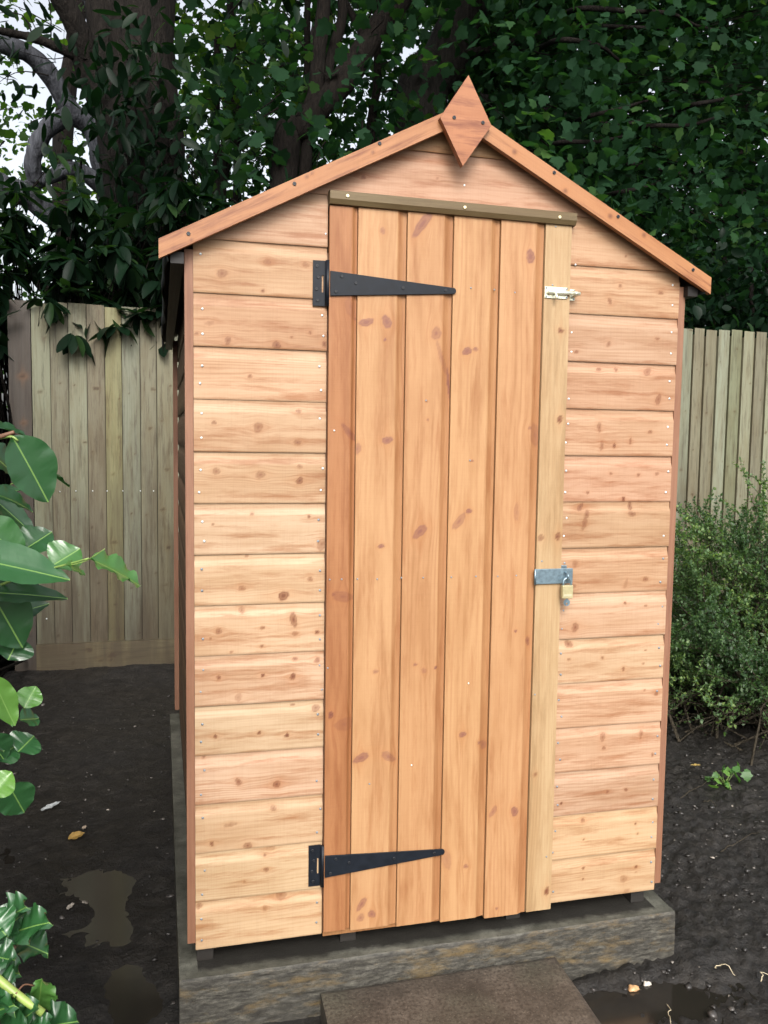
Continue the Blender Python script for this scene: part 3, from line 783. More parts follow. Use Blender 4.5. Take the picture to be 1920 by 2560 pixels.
# tower bolt (bright zinc)
bo = MB()
bz = 1.5375
bo.box(.817, .8755, -.0195, -.0168, bz - .0135, bz + .0135)
boo = bo.build('slide_bolt', M['bright'], shed, False, .0008)
b2 = MB(); b2.box(.8885, .903, -.0195 + .016, -.0165 + .016, bz - .0135, bz + .0135)
b2.build('keep', M['bright'], boo, False, .0008)
rd = MB(); rd.tube([(.822, -.0245, bz), (.9055, -.0245, bz)], [.0045, .0045], 14); rd.build('rod', M['bright'], boo, True)
gd = MB()
for ga, gb in ((.826, .834), (.846, .872)):
    t = np.linspace(-.15 * np.pi, 1.15 * np.pi, 12)
    V = [(x, -.0215 - .0068 * math.sin(q), bz + .0066 * math.cos(q)) for x in (ga, gb) for q in t]
    gd.add(V, [(i, i + 1, i + 13, i + 12) for i in range(11)])
t = np.linspace(0, np.pi, 12)
V = [(x, -.0050 - .026 * math.sin(q) ** .7, bz + .0072 * math.cos(q)) for x in (.890, .9005) for q in t]
gd.add(V, [(i, i + 1, i + 13, i + 12) for i in range(11)])
g = gd.build('guide', M['bright'], boo, True); sm = g.modifiers.new('s', 'SOLIDIFY'); sm.thickness = .0012
kb = MB(); kb.tube([(.841, -.026, bz - .002), (.841, -.031, bz - .008), (.841, -.035, bz - .0165)], [.0022, .0034, .0040], 12)
kb.build('knob', M['bright'], boo, True)
for sx in (.8205, .8735): 
    for sz in (-.010, .010): disc_screw(boo, sx, -.0203, bz + sz, .0022, M['dullnail'])
for sz in (-.0095, .0095): disc_screw(boo, .9005, -.0042, bz + sz, .0022, M['dullnail'])

# hasp and staple
hp = MB()
hp.box(.8105, .9125, -.0225, -.0195, .835, .8725)
hp.box(.812, .8215, -.0195, -.0168, .838, .870)
hpo = hp.build('hasp', M['zinc'], shed, False, .001)
hk = MB(); hk.tube([(.8115, -.0235, .8345), (.8115, -.0235, .873)], [.0028, .0028], 12); hk.build('hasp_pin', M['zinc'], hpo, True)
stp = MB(); stp.box(.884, .905, -.0035, -.0008, .832, .8775)
sto = stp.build('staple_plate', M['zinc'], hpo, False, .0008)
ey = MB()
tt = np.linspace(0, np.pi, 14)
ey.tube([(.8925 + 0 * q, -.0225 - .0150 * math.sin(q), .8545 + .0085 * math.cos(q)) for q in tt], np.full(14, .0026), 10)
ey.build('eye', M['zinc'], hpo, True)
# padlock hangs from the eye: a thing of its own
pad = empty('padlock', (.892, -.034, .800), label='small brass padlock with steel shackle hanging from the hasp', cat='padlock')
pb = MB(); pb.box(.8780, .9062, -.0400, -.0275, .8005, .8330); pb.build('body', M['brass'], pad, False, .0016)
sh = MB()
tt = np.linspace(0, np.pi, 16)
sp_ = [(.8812, -.0338, .829)] + [(.8920 - .0105 * math.cos(q), -.0338, .8385 + .0115 * math.sin(q)) for q in tt] + [(.9028, -.0338, .829)]
sh.tube(sp_, np.full(len(sp_), .0029), 12); sh.build('shackle', M['zinc'], pad, True)
pd = MB(); pd.box(.8815, .9025, -.0404, -.0399, .8065, .8115); pd.build('engraved_band', simple('worn_brass', (.45, .42, .28), .5, .3), pad)
key = empty('key', (.892, -.0338, .785), label='little round headed steel key hanging under the brass padlock', cat='key')
kb2 = MB()
a = np.linspace(0, 2 * np.pi, 25)
V = []; Fc = []
for yy in (-.0348, -.0328):
    for r_k in (.0085, .0026):
        off = .003 if r_k < .005 else 0
        V += [(.8925 + r_k * math.cos(q), yy, .7895 + (off - .0055 if off else 0) + r_k * math.sin(q)) for q in a[:-1]]
n = 24
for j in range(n):
    k2 = (j + 1) % n
    Fc += [(j, k2, n + k2, n + j), (2 * n + j, 3 * n + j, 3 * n + k2, 2 * n + k2), (j, 2 * n + j, 2 * n + k2, k2), (n + j, n + k2, 3 * n + k2, 3 * n + j)]
kb2.add(V, Fc); kb2.build('bow', M['zinc'], key)
kb3 = MB(); kb3.box(.8905, .8945, -.0345, -.0331, .7975, .8003); kb3.build('blade', M['zinc'], key)

# nails
nail_me = {}
def nail(x, z, y, parent, bright, r=.0023, name='nail'):
    key_ = (bright, r)
    if key_ not in nail_me:
        seg = 8; a = np.linspace(0, 2 * np.pi, seg, endpoint=False)
        V = [(r * math.cos(t), .001, r * math.sin(t)) for t in a] + [(r * .9 * math.cos(t), -.0006, r * .9 * math.sin(t)) for t in a] + [(0, -.0009, 0)]
        Fc = [(j, (j + 1) % seg, seg + (j + 1) % seg, seg + j) for j in range(seg)] + [(seg + j, seg + (j + 1) % seg, 2 * seg) for j in range(seg)]
        o = mesh(name, V, Fc, M['nail'] if bright else M['dullnail'], None, True); nail_me[key_] = o.data
    else:
        o = bpy.data.objects.new(name, nail_me[key_]); COL.objects.link(o)
    o.location = (x, y, z); o.rotation_euler = (rng.uniform(-.25, .25), 0, rng.uniform(-.25, .25))
    o.parent = parent; o.matrix_parent_inverse = root_matrix(parent).inverted()
    return o
cnt = 0
for i in range(14):
    for j, xx in enumerate((.0165, .2835, .8985, 1.176)):
        for zz in (.028, .078):
            if i in (0, 13) and zz == .078 and j in (1, 2) and i == 13: continue
            if (i * 8 + j * 2 + (zz > .05)) % 11 == 5: continue
            x = xx + rng.normal(0, .0025); z = i * PITCH + zz + rng.normal(0, .004)
            if .258 < x < .30 and (abs(z - 1.529) < .055 or abs(z - .173) < .055): continue
            if x > .88 and x < .91 and (abs(z - .85) < .03 or abs(z - 1.5375) < .018): continue
            if cnt >= 100: continue
            nail(x, z, -.0006, front, (i > 8 or j == 0 and i > 7) or (j >= 2 and i > 7), .0030); cnt += 1
for px, py in ((712, 1252), (738, 1251), (772, 1251), (815, 1251), (867, 1248), (914, 1248), (975, 1247), (1028, 1245), (1075, 1245), (1115, 1243), (1170, 1212), (708, 1443),
               (1012, 1476), (889, 1653), (920, 865), (1015, 995), (1193, 516 + 100), (722, 930), (1155, 1500), (1180, 1850), (1068, 626), (1112, 632), (1017, 622), (798, 1693), (1200, 490)):
    p = P(px * 1.1573, py * 1.1573, -.0155)
    nail(p[0], p[2], -.0162 if p[0] < .815 else -.0172, door, (px, py) in ((1012, 1476), (889, 1653), (722, 930)), .0022)
for px, py in ((704, 505), (1003, 515 - 60), (1003, 400), (1230, 462), (1243, 572)):
    p = P(px * 1.1573, py * 1.1573, 0)
    if px == 1003 and py == 455: continue
    nail(p[0], p[2], -.0006, front, True, .0026)

# ------------------------------------------------------------------ concrete base, paving slab
GZ = -.16
def slab_mesh():
    V = []; Fc = []
    # front face grid, roughened like board-marked concrete
    xs = np.linspace(-.038, 1.228, 260); zs = np.linspace(-.30, -.04, 60)
    a, b = np.meshgrid(xs, zs, indexing='ij')
    d = (fbm(a * 12, b * 60, 3) - .5) * .003 + (fbm(a * 90, b * 140, 9) - .5) * .005
    edge = np.clip((-.04 - b) / .006, 0, 1)
    y = -.046 - d * edge + (1 - edge) * .004 + (fbm(a * 12, a * 0, 5) - .5) * .006
    z = b - (1 - edge) * .0015 * fbm(a * 40, b * 0, 2)
    V1 = np.stack([a, y, z], -1).reshape(-1, 3)
    idx = np.arange(len(V1)).reshape(a.shape)
    F1 = np.stack([idx[:-1, :-1], idx[1:, :-1], idx[1:, 1:], idx[:-1, 1:]], -1).reshape(-1, 4)
    # top
    ys = np.concatenate([np.linspace(0, .12, 20), np.linspace(.15, 1, 25)])
    a2, t2 = np.meshgrid(xs, ys, indexing='ij')
    y0 = y[:, -1][:, None]
    yy = y0 + t2 * (1.90 - y0)
    zz = -.04 - .0015 * fbm(a2 * 40, a2 * 0, 2) * (t2 == 0) + (fbm(a2 * 18, yy * 18, 8) - .5) * .004 * (t2 > 0)
    zz[:, 0] = z[:, -1]
    V2 = np.stack([a2, yy, zz], -1).reshape(-1, 3)
    idx = np.arange(len(V2)).reshape(a2.shape) + len(V1)
    F2 = np.stack([idx[:-1, :-1], idx[1:, :-1], idx[1:, 1:], idx[:-1, 1:]], -1).reshape(-1, 4)
    V = np.concatenate([V1, V2]); n = len(V)
    sv = []; sf = []
    for x in (-.0379, 1.2279):
        k0 = n + len(sv)
        sv += [(x, -.046, -.30), (x, 1.90, -.30), (x, 1.90, -.0405), (x, -.044, -.0405)]
        sf.append((k0, k0 + 1, k0 + 2, k0 + 3))
    k0 = n + len(sv); sv += [(-.038, 1.90, -.30), (1.228, 1.90, -.30), (1.228, 1.90, -.04), (-.038, 1.90, -.04)]; sf.append((k0, k0 + 1, k0 + 2, k0 + 3))
    return np.concatenate([V, np.array(sv)]), np.concatenate([F1, F2, np.array(sf)])
V, Fc = slab_mesh()
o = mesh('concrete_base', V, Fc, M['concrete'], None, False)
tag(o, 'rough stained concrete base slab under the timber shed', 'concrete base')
pv = MB()
pvm = MB()
n = 60
g = np.linspace(0, 1, n)
a, b = np.meshgrid(g, g, indexing='ij')
ca, sa = math.cos(rad(2.2)), math.sin(rad(2.2))
def pvp(u, v, z):
    x = .60 * (u - .5); y = -.60 * v
    return .583 + x * ca - y * sa * -1, -.054 + x * sa * .2 + y * ca, z
edge = np.minimum(np.minimum(a, 1 - a), np.minimum(b, 1 - b)) * .6
z = -.108 - np.clip(.006 - edge, 0, 1) ** 2 * 90 + (fbm(a * 8, b * 8, 4) - .5) * .004
X, Y, Z = pvp(a, b, z)
top = np.stack([X, Y, Z], -1).reshape(-1, 3)
Fl = [(i * n + j, i * n + j + 1, (i + 1) * n + j + 1, (i + 1) * n + j) for i in range(n - 1) for j in range(n - 1)]
ringi = [i * n for i in range(n)] + [(n - 1) * n + j for j in range(1, n)] + [i * n + n - 1 for i in range(n - 2, -1, -1)] + [j for j in range(n - 2, 0, -1)]
low = top[ringi].copy(); low[:, 2] = -.19
VV = np.concatenate([top, low]); k0 = len(top); m_ = len(ringi)
for i in range(m_):
    Fl.append((ringi[i], ringi[(i + 1) % m_], k0 + (i + 1) % m_, k0 + i))
o = mesh('paving_slab', VV, Fl, M['paver'], None, False)
tag(o, 'brown square paving slab laid as a step in front of the shed door', 'paving slab')

# ------------------------------------------------------------------ ground
def axis(lo, hi, step, far):
    mid = np.arange(lo, hi, step)
    t = np.geomspace(step * 2, far, 26)
    return np.concatenate([lo - t[::-1], mid, hi + t])
gx = axis(-1.1, 3.4, .011, 70); gy = axis(-1.2, 3.4, .012, 70)
a, b = np.meshgrid(gx, gy, indexing='ij')
near = np.exp(-np.clip(np.maximum(np.abs(a - 1.1) - 2.4, np.abs(b - 1.1) - 2.4), 0, None) * 1.0)
h = (fbm(a * 1.6, b * 1.6, 21) - .5) * .05 + (fbm(a * 9, b * 9, 31) - .5) * .026
rough_side = np.clip((a - .6) / .5, 0, 1) * .8 + .2
rg_ = fbm(a * 34, b * 34, 41, 3)
h += np.abs(rg_ - .45) * .055 * rough_side
h += (fbm(a * 75, b * 75, 51, 2) - .4) * .016 * rough_side
# puddles: shallow hollows
def hollow(cx, cy, rx, ry, dep, ang=0):
    dx, dy = a - cx, b - cy
    c_, s_ = math.cos(ang), math.sin(ang)
    u, v = dx * c_ + dy * s_, -dx * s_ + dy * c_
    return -dep * np.exp(-((u / rx) ** 2 + (v / ry) ** 2) ** 1.6)
h -= .012
flat = 0
for hw in ((1.15, -.19, .10, .055, .030), (.975, -.17, .06, .045, .028), (-.26, .70, .13, .10, .014), (-.21, .42, .07, .12, .014), (-.16, .14, .06, .14, .014)):
    h = h + hollow(*hw)
# soil banked against the fence and the slab corner
h += .05 * np.exp(-((b - 3.05) / .25) ** 2) * near + .028 * np.exp(-(((a - 1.30) / .10) ** 2 + ((b + .03) / .09) ** 2)) + .02 * np.exp(-(((a - 1.0) / .12) ** 2 + ((b + .08) / .035) ** 2))
inside = (a > .0) & (a < 1.19) & (b > 0) & (b < 1.86)
h = np.where(inside, -.05, h)
h = h * near + GZ
V = np.stack([a, b, h], -1).reshape(-1, 3)
idx = np.arange(len(V)).reshape(a.shape)
Fc = np.stack([idx[:-1, :-1], idx[1:, :-1], idx[1:, 1:], idx[:-1, 1:]], -1).reshape(-1, 4)
o = mesh('ground', V, Fc, M['mud'], None, True); tag(o, 'dark wet muddy soil', kind='structure')
def puddle(x0, x1, y0, y1, z):
    o = MB(); o.add([(x0, y0, z), (x1, y0, z), (x1, y1, z), (x0, y1, z)], [(0, 1, 2, 3)])
    q = o.build('puddle', M['water']); tag(q, 'shallow brown rainwater on the mud', kind='structure')
puddle(.87, 1.34, -.32, -.08, GZ - .016)
puddle(-.75, -.045, -.10, 1.02, GZ - .0205)

def groundz(x, y):
    i = np.clip(np.searchsorted(gx, x), 0, len(gx) - 1); j = np.clip(np.searchsorted(gy, y), 0, len(gy) - 1)
    return h[i, j]

# grit and clods: countless
def grit(n=5200):
    t = (1 + 5 ** .5) / 2
    ico = np.array([(-1, t, 0), (1, t, 0), (-1, -t, 0), (1, -t, 0), (0, -1, t), (0, 1, t), (0, -1, -t), (0, 1, -t), (t, 0, -1), (t, 0, 1), (-t, 0, -1), (-t, 0, 1)]) / 1.9
    fi = np.array([(0, 11, 5), (0, 5, 1), (0, 1, 7), (0, 7, 10), (0, 10, 11), (1, 5, 9), (5, 11, 4), (11, 10, 2), (10, 7, 6), (7, 1, 8), (3, 9, 4), (3, 4, 2), (3, 2, 6), (3, 6, 8), (3, 8, 9), (4, 9, 5), (2, 4, 11), (6, 2, 10), (8, 6, 7), (9, 8, 1)])
    x = np.where(rng.random(n) < .72, rng.uniform(1.0, 3.2, n), rng.uniform(-1.0, 1.3, n)); y = rng.uniform(-.75, 2.6, n)
    ok = ~((x > -.05) & (x < 1.24) & (y > -.06) & (y < 1.92)) & ~((x > .27) & (x < .9) & (y < 0))
    x, y = x[ok], y[ok]; n = len(x)
    s = rng.lognormal(-5.75, .55, n).clip(.0012, .011)
    V = ico[None] * (1 + rng.normal(0, .34, (n, 12, 1))) * s[:, None, None] * np.array([1.3, 1, .5])
    an = rng.uniform(0, 6.28, n); c, s2 = np.cos(an), np.sin(an)
    V = np.stack([V[..., 0] * c[:, None] - V[..., 1] * s2[:, None], V[..., 0] * s2[:, None] + V[..., 1] * c[:, None], V[..., 2]], -1)
    z = groundz(x, y)
    V += np.stack([x, y, z + s * .2], -1)[:, None]
    Fc = (fi[None] + np.arange(n)[:, None, None] * 12).reshape(-1, 3)
    rn = np.repeat(rng.random(n), 12)
    return V.reshape(-1, 3), Fc, rn
m, nt_, b_ = newmat('grit'); at = N(nt_, 'ShaderNodeAttribute', attribute_name='rnd').outputs['Fac']
nt_.links.new(ramp(nt_, at, [(0, (.016, .015, .014)), (.80, (.045, .04, .036)), (.93, (.12, .11, .10)), (1, (.35, .31, .26))]), b_.inputs['Base Color']); b_.inputs['Roughness'].default_value = .4
V, Fc, rn = grit()
o = mesh('gravel', V, Fc, m, None, False, dict(rnd=rn)); tag(o, 'dark grit and soil crumbs scattered on the mud', kind='stuff')

# ------------------------------------------------------------------ fence
def fence(x0, x1, name, label, first=0):
    root = empty(name, ((x0 + x1) / 2, 3.12, GZ), label=label, cat='fence')
    x = x0; bw = Wood(); i = 0
    FT = [(.98, 1.02, .98), (.80, .78, .74), (1.02, 1.05, 1.02), (.77, .71, .66), (1.0, .98, .70), (.86, .91, .92), (.79, .77, .72), (.82, .80, .73), (1.02, 1.10, 1.12), (.76, .80, .70)]
    kn_all = []
    while x < x1 - .01:
        wd = .094 + rng.normal(0, .004); xe = min(x + wd, x1)
        zt = 1.905 + rng.normal(0, .004) + (x - 0) * .012
        kns = [(rng.uniform(x + .01, xe - .01), z + rng.uniform(-.1, .1), rng.uniform(.003, .009), rng.uniform(1, 1.8), rng.uniform(-.4, .4), rng.uniform(.4, .95)) for z in np.arange(.0, 1.9, rng.uniform(.22, .4))]
        bw.knots = kns
        tn = tl(FT[(i + first) % 10], .03)
        xs = np.linspace(x + .0025, xe - .002, 14); zs = np.linspace(.02, zt, 230)
        # feather edge: thick right edge proud of the next board's thin edge
        bw.patch(xs, zs, lambda a, b, x=x, xe=xe: (a, 3.102 + .015 * np.clip((a - x) / (xe - x), 0, 1.2), b), 1, tn)
        bw.patch(np.array([0., 1.]), zs[::8], lambda a, b, x=x: (np.full_like(a, x + .0025), 3.102 + (1 - a) * .022, b), 1, (tn[0] * .8, tn[1] * .75, tn[2] * .7), False)
        bw.patch(xs, np.array([0., 1.]), lambda a, b, zt=zt, x=x, xe=xe: (a, 3.102 + .015 * np.clip((a - x) / (xe - x), 0, 1.2) + .008 * b, np.full_like(a, zt)), 1, tn, False)
        x = xe; i += 1
    bw.patch(np.array([x0, x1]), np.array([.0, 1.88]), lambda a, b: (a, np.full_like(a, 3.132), b), 1, (.3, .28, .25), False)
    bw.build('boards', M['fence'], root)
    for zr in (.25, 1.0, 1.7):
        r = Wood(); r.box(x0, x1, 3.134, 3.175, zr, zr + .075, 'x', (.8, .8, .75), .2, False); r.build('rail', M['fence'], root)
    kb = Wood([(rng.uniform(x0, x1), rng.uniform(-.13, 0), rng.uniform(.006, .014), 1.4, 0, .8) for _ in range(int((x1 - x0) * 5))])
    kb.box(x0, x1, 3.085, 3.125, -.21, .022, 'x', (.85, .76, .58), .012); kb.build('gravel_board', M['fence'], root)
    return root
fl_ = fence(-.745, 1.10, 'timber_fence', 'weathered green grey featheredge fence left of the shed, beside the brown post')
fr_ = fence(1.16, 6.2, 'timber_fence', 'greenish grey featheredge fence right of the shed, rising behind the small leaved bush', 3)
for (px_, wd, ht, par, tn) in ((-.860, .113, 1.905, fl_, (.85, .88, .86)), (1.10, .06, 1.9, fl_, (1.5, 1.4, 1.3)), (3.9, .07, 1.9, fr_, (1.5, 1.4, 1.3))):
    p = Wood([(px_ + rng.uniform(.01, wd - .01), z, rng.uniform(.006, .010), 1.6, .2, .8) for z in (.1, .5, .95, 1.25, 1.5)])
    yb = 3.10 if px_ < 1.1 else 3.178
    p.box(px_, px_ + wd, yb, yb + .08, -.25, ht, 'z', tn, .012)
    p.build('post', M['post'], par)
for i, px in enumerate((150, 190, 232, 268, 307, 351, 384)):
    p = P(px, 1227 if i > 0 else 1229, 3.11)
    nail(p[0], p[2], 3.100, fl_, True, .0035)
p = P(117, 1546, 3.11); nail(p[0], p[2], 3.100, fl_, True, .0045)

# ------------------------------------------------------------------ leaves
def leaf_template(kind):
    """returns V (k,3) with x across, y along (0..1), z up; faces; mid"""
    if kind == 'long':       # rhododendron / laurel like
        t = np.array([0, .12, .3, .5, .7, .88, 1.0]); wv = np.array([.02, .11, .165, .185, .165, .09, .0])
    elif kind == 'oval':
        t = np.array([0, .12, .3, .5, .72, .9, 1.0]); wv = np.array([.02, .16, .26, .30, .26, .13, .0])
    elif kind == 'small':
        V = np.array([(0, 0, 0), (-.28, .5, .03), (0, 1, -.02), (.28, .5, .03)], float)
        return V, [(0, 3, 2, 1)], np.array([0, 1, 0, 1.])
    elif kind == 'maple':
        pts = [(0, 0), (.17, -.07), (.40, .03), (.39, .20), (.55, .38), (.42, .50), (.30, .58), (.29, .76), (.15, .82), (0, 1.0)]
        left = [(-x, y) for x, y in pts[1:-1]][::-1]
        ring = pts + left
        V = np.array([(0, .35, .0)] + [(x, y, -.42 * (x * x + (y - .35) ** 2) + .16 * abs(x)) for x, y in ring])
        n = len(ring)
        return V, [(0, 1 + i, 1 + (i + 1) % n) for i in range(n)], np.concatenate([[0], np.ones(n)])
    V = []; mid = []
    for tt, ww in zip(t, wv):
        dz = -.22 * tt * tt
        V += [(-ww, tt, dz + ww * .28), (0, tt, dz), (ww, tt, dz + ww * .28)]; mid += [1, 0, 1]
    Fc = []
    for i in range(len(t) - 1):
        k0 = i * 3
        Fc += [(k0, k0 + 1, k0 + 4, k0 + 3), (k0 + 1, k0 + 2, k0 + 5, k0 + 4)]
    return np.array(V, float), Fc, np.array(mid, float)

def leaves(name, kind, pos, axis_, nrm, size, mat, parent=None, rnd=None, droop=None):
    V, Fc, mid = leaf_template(kind)
    k_ = len(Fc[0]); Fc = np.array(Fc); n = len(pos)
    y = axis_ / (np.linalg.norm(axis_, axis=1, keepdims=True) + 1e-9)
    x = np.cross(y, nrm); x /= np.linalg.norm(x, axis=1, keepdims=True) + 1e-9
    z = np.cross(x, y)
    sx = size * rng.uniform(.8, 1.2, n)
    bend = rng.uniform(-.1, 1.6, n)
    W_ = (pos[:, None] + V[None, :, 0, None] * x[:, None] * sx[:, None, None] + V[None, :, 1, None] * y[:, None] * size[:, None, None]
          + V[None, :, 2, None] * z[:, None] * (size * bend)[:, None, None])
    idx = (Fc[None] + np.arange(n)[:, None, None] * len(V)).reshape(-1, k_)
    if rnd is None: rnd = rng.random(n) ** 1.5
    return mesh(name, W_.reshape(-1, 3), idx, mat, parent, True, dict(rnd=np.repeat(rnd, len(V)), mid=np.tile(mid, n)))

def crown_points(clusters, per, spread):
    """clusters (m,3) -> points grouped on short twigs around each cluster centre"""
    m = len(clusters)
    d = rng.normal(0, 1, (m, 3)); d /= np.linalg.norm(d, axis=1, keepdims=True); d[:, 2] *= .5
    pts = np.repeat(clusters, per, 0) + rng.normal(0, 1, (m * per, 3)) * spread + np.repeat(d, per, 0) * rng.uniform(-1, 1, (m * per, 1)) * spread * 1.6
    return pts

def scatter_crown(name, kind, box, m, per, spread, size, mat, parent, dens=None, seed=1, down=.5):
    (x0, x1), (y0, y1), (z0, z1) = box
    c = np.stack([rng.uniform(x0, x1, m), rng.uniform(y0, y1, m), rng.uniform(z0, z1, m)], 1)
    if dens is not None: c = c[dens(c)]
    p = crown_points(c, per, spread); n = len(p)
    ax = rng.normal(0, 1, (n, 3)); ax[:, 2] -= down * 1.2
    nr = rng.normal(0, .55, (n, 3)); nr[:, 2] += 1.0
    # side twigs carrying the clusters
    sz = rng.normal(1, .22, n).clip(.5, 1.5) * size
    base = np.repeat(rng.random(len(c)), per)
    rn = (base * .55 + rng.random(n) * .45) ** 1.7
    return leaves(name, kind, p, ax, nr, sz, mat, parent, rn), c

def tree(name, label, trunk_paths, mat, group=None, loc=None):
    """trunk_paths: list of (part name, control points, r0, r1)"""
    p0 = trunk_paths[0][1][0]
    root = empty(name, (p0[0], p0[1], GZ) if loc is None else loc, label=label, cat='tree', group=group)
    for (pn, pts, r0, r1) in trunk_paths:
        n = 30; q = smooth_path(pts, n)
        t = np.linspace(0, 1, n); r = r0 + (r1 - r0) * t
        r = r * (1 + .05 * np.sin(t * 23 + r0 * 50))
        V, Fc = tube_arrays(q, r, 14)
        V = V + rng.normal(0, r0 * .02, V.shape)
        mesh('limb' if pn == 'bough' else pn, V, Fc, M['bark2'] if pn == 'bough' else mat, root, True)
    return root

D_ = 1.1573
def Pd(x, y, Y): return P(x * D_, y * D_, Y)
def ground_pt(p, dx=0, dy=0): return np.array([p[0] + dx, p[1] + dy, GZ - .1])

# 1: the big dark trunk, left
a0 = Pd(320, 640, 4.3); a1 = Pd(305, 300, 4.3); a2 = Pd(290, 0, 4.35); a3 = a2 + np.array([-.05, .1, 2.5])
t1 = tree('broadleaf_tree', 'massive dark trunked tree rising above the left fence', [
    ('trunk', [ground_pt(a0), a0, a1, a2, a3], .30, .25),
    ('limb', [Pd(250, 280, 4.25), Pd(190, 150, 4.2), Pd(165, 60, 4.1), Pd(105, -60, 4.0), Pd(60, -200, 3.9)], .10, .05),
    ('limb', [Pd(215, 160, 4.2), Pd(215, 60, 4.2), Pd(200, -80, 4.2), Pd(190, -250, 4.2)], .09, .06),
    ('limb', [Pd(160, 118, 4.15), Pd(80, 85, 4.1), Pd(-20, 62, 4.0)], .035, .02),
    ], M['bark'])
# 2: pale limbed tree further back at the left
t2 = tree('pale_barked_tree', 'tree with smooth pale grey curving limbs at the far left', [
    ('trunk', [ground_pt(Pd(255, 620, 5.6)), Pd(262, 520, 5.6), Pd(258, 420, 5.6), Pd(240, 340, 5.6), Pd(205, 240, 5.6)], .20, .15),
    ('limb', [Pd(258, 440, 5.6), Pd(235, 345, 5.55), Pd(222, 270, 5.5), Pd(250, 200, 5.6), Pd(225, 80, 5.6), Pd(170, -60, 5.7)], .11, .05),
    ('limb', [Pd(195, 275, 5.6), Pd(150, 235, 5.5), Pd(110, 165, 5.4), Pd(60, 115, 5.3), Pd(0, 95, 5.2), Pd(-80, 60, 5.1)], .08, .06),
    ('limb', [Pd(250, 430, 5.6), Pd(170, 368, 5.4), Pd(100, 385, 5.3), Pd(45, 410, 5.2)], .07, .045),
    ('limb', [Pd(75, 395, 5.25), Pd(72, 340, 5.2), Pd(100, 280, 5.15), Pd(150, 250, 5.1)], .06, .07),
    ('limb', [Pd(115, 470, 5.2), Pd(60, 425, 5.1), Pd(0, 400, 5.0), Pd(-80, 370, 4.9)], .08, .09)], M['palebark'])
# 3: leaning many-stemmed tree in the middle
t3 = tree('leaning_tree', 'dark leaning forked tree behind the left slope of the shed roof', [
    ('trunk', [ground_pt(Pd(600, 400, 4.6)), Pd(612, 390, 4.6), Pd(660, 270, 4.6), Pd(745, 170, 4.65), Pd(810, 70, 4.7), Pd(900, -50, 4.8)], .115, .085),
    ('limb', [Pd(655, 280, 4.6), Pd(680, 200, 4.6), Pd(690, 100, 4.6), Pd(705, -40, 4.6)], .06, .05),
    ('limb', [Pd(690, 230, 4.65), Pd(710, 140, 4.7), Pd(740, 30, 4.7), Pd(730, -60, 4.7)], .045, .035),
    ('limb', [Pd(795, 90, 4.75), Pd(770, 50, 4.8), Pd(745, 0, 4.9)], .04, .02),
    ('limb', [Pd(655, 420, 4.6), Pd(665, 300, 4.6), Pd(680, 240, 4.6)], .045, .05)], M['bark2'])
tth = []
for (x0, y0, x1, y1, Y, r) in ((478, 420, 500, -20, 5.8, .045), (650, 420, 663, 200, 5.2, .03), (800, 300, 815, 60, 5.4, .04), (845, 330, 905, 130, 5.0, .025), (512, 130, 470, 440, 6.5, .04), (975, 20, 905, 330, 5.6, .05)):
    tth.append(('stem', [Pd(x0, y0, Y) - np.array([0, 0, 1.5]), Pd(x0, y0, Y), Pd((x0 + x1) / 2 + 8, (y0 + y1) / 2, Y), Pd(x1, y1, Y), Pd(x1, y1, Y) + np.array([0, 0, 1.5])], r, r * .8))
# 4: thick trunk right of centre with the big maple crown
M['bark3'] = bark('ridged_bark', (.012, .011, .010), (.042, .038, .034), 12)
t4 = tree('maple_tree', 'lobed leaved maple with thick ridged trunk behind the shed finial', [
    ('trunk', [ground_pt(Pd(890, 330, 6.2)), Pd(905, 280, 6.2), Pd(955, 150, 6.2), Pd(1015, 0, 6.2), Pd(1060, -150, 6.2)], .26, .19),
    ('limb', [Pd(1000, 120, 6.1), Pd(1120, 90, 5.7), Pd(1230, 60, 5.2), Pd(1400, 60, 4.7)], .05, .015),
    ('limb', [Pd(985, 200, 6.1), Pd(1180, 240, 5.5), Pd(1330, 270, 5.0), Pd(1480, 240, 4.6)], .045, .015),
    ('limb', [Pd(1000, 90, 6.2), Pd(1110, 50, 6.0), Pd(1160, 10, 5.8), Pd(1230, -60, 5.5)], .05, .02),
    ('limb', [Pd(960, 300, 6.1), Pd(1130, 350, 5.6), Pd(1290, 345, 5.3), Pd(1450, 370, 5.0)], .05, .02)] + [
    ('bough', [P(q_[0][0] - 60, q_[0][1] + 25, 5.2)] + [P(a_, b_, 4.0 + .12 * i_) for i_, (a_, b_) in enumerate(q_)], .022, .009) for q_ in
    ([(1400, 100), (1494, 113), (1535, 141), (1566, 169)], [(1450, 22), (1572, 28), (1676, 34), (1738, 63), (1792, 75)], [(1400, 357), (1494, 354), (1560, 340)],
     [(1472, 291), (1547, 273), (1619, 251)], [(1729, 263), (1792, 251), (1854, 235)], [(1613, 316), (1720, 313), (1800, 290)], [(1538, 483), (1619, 467), (1700, 430)])], M['bark3'])
t5 = tree('thin_stemmed_tree', 'slender many stemmed tree between the massive trunk and the leaning tree', tth[:3] + tth[4:5], M['bark2'])

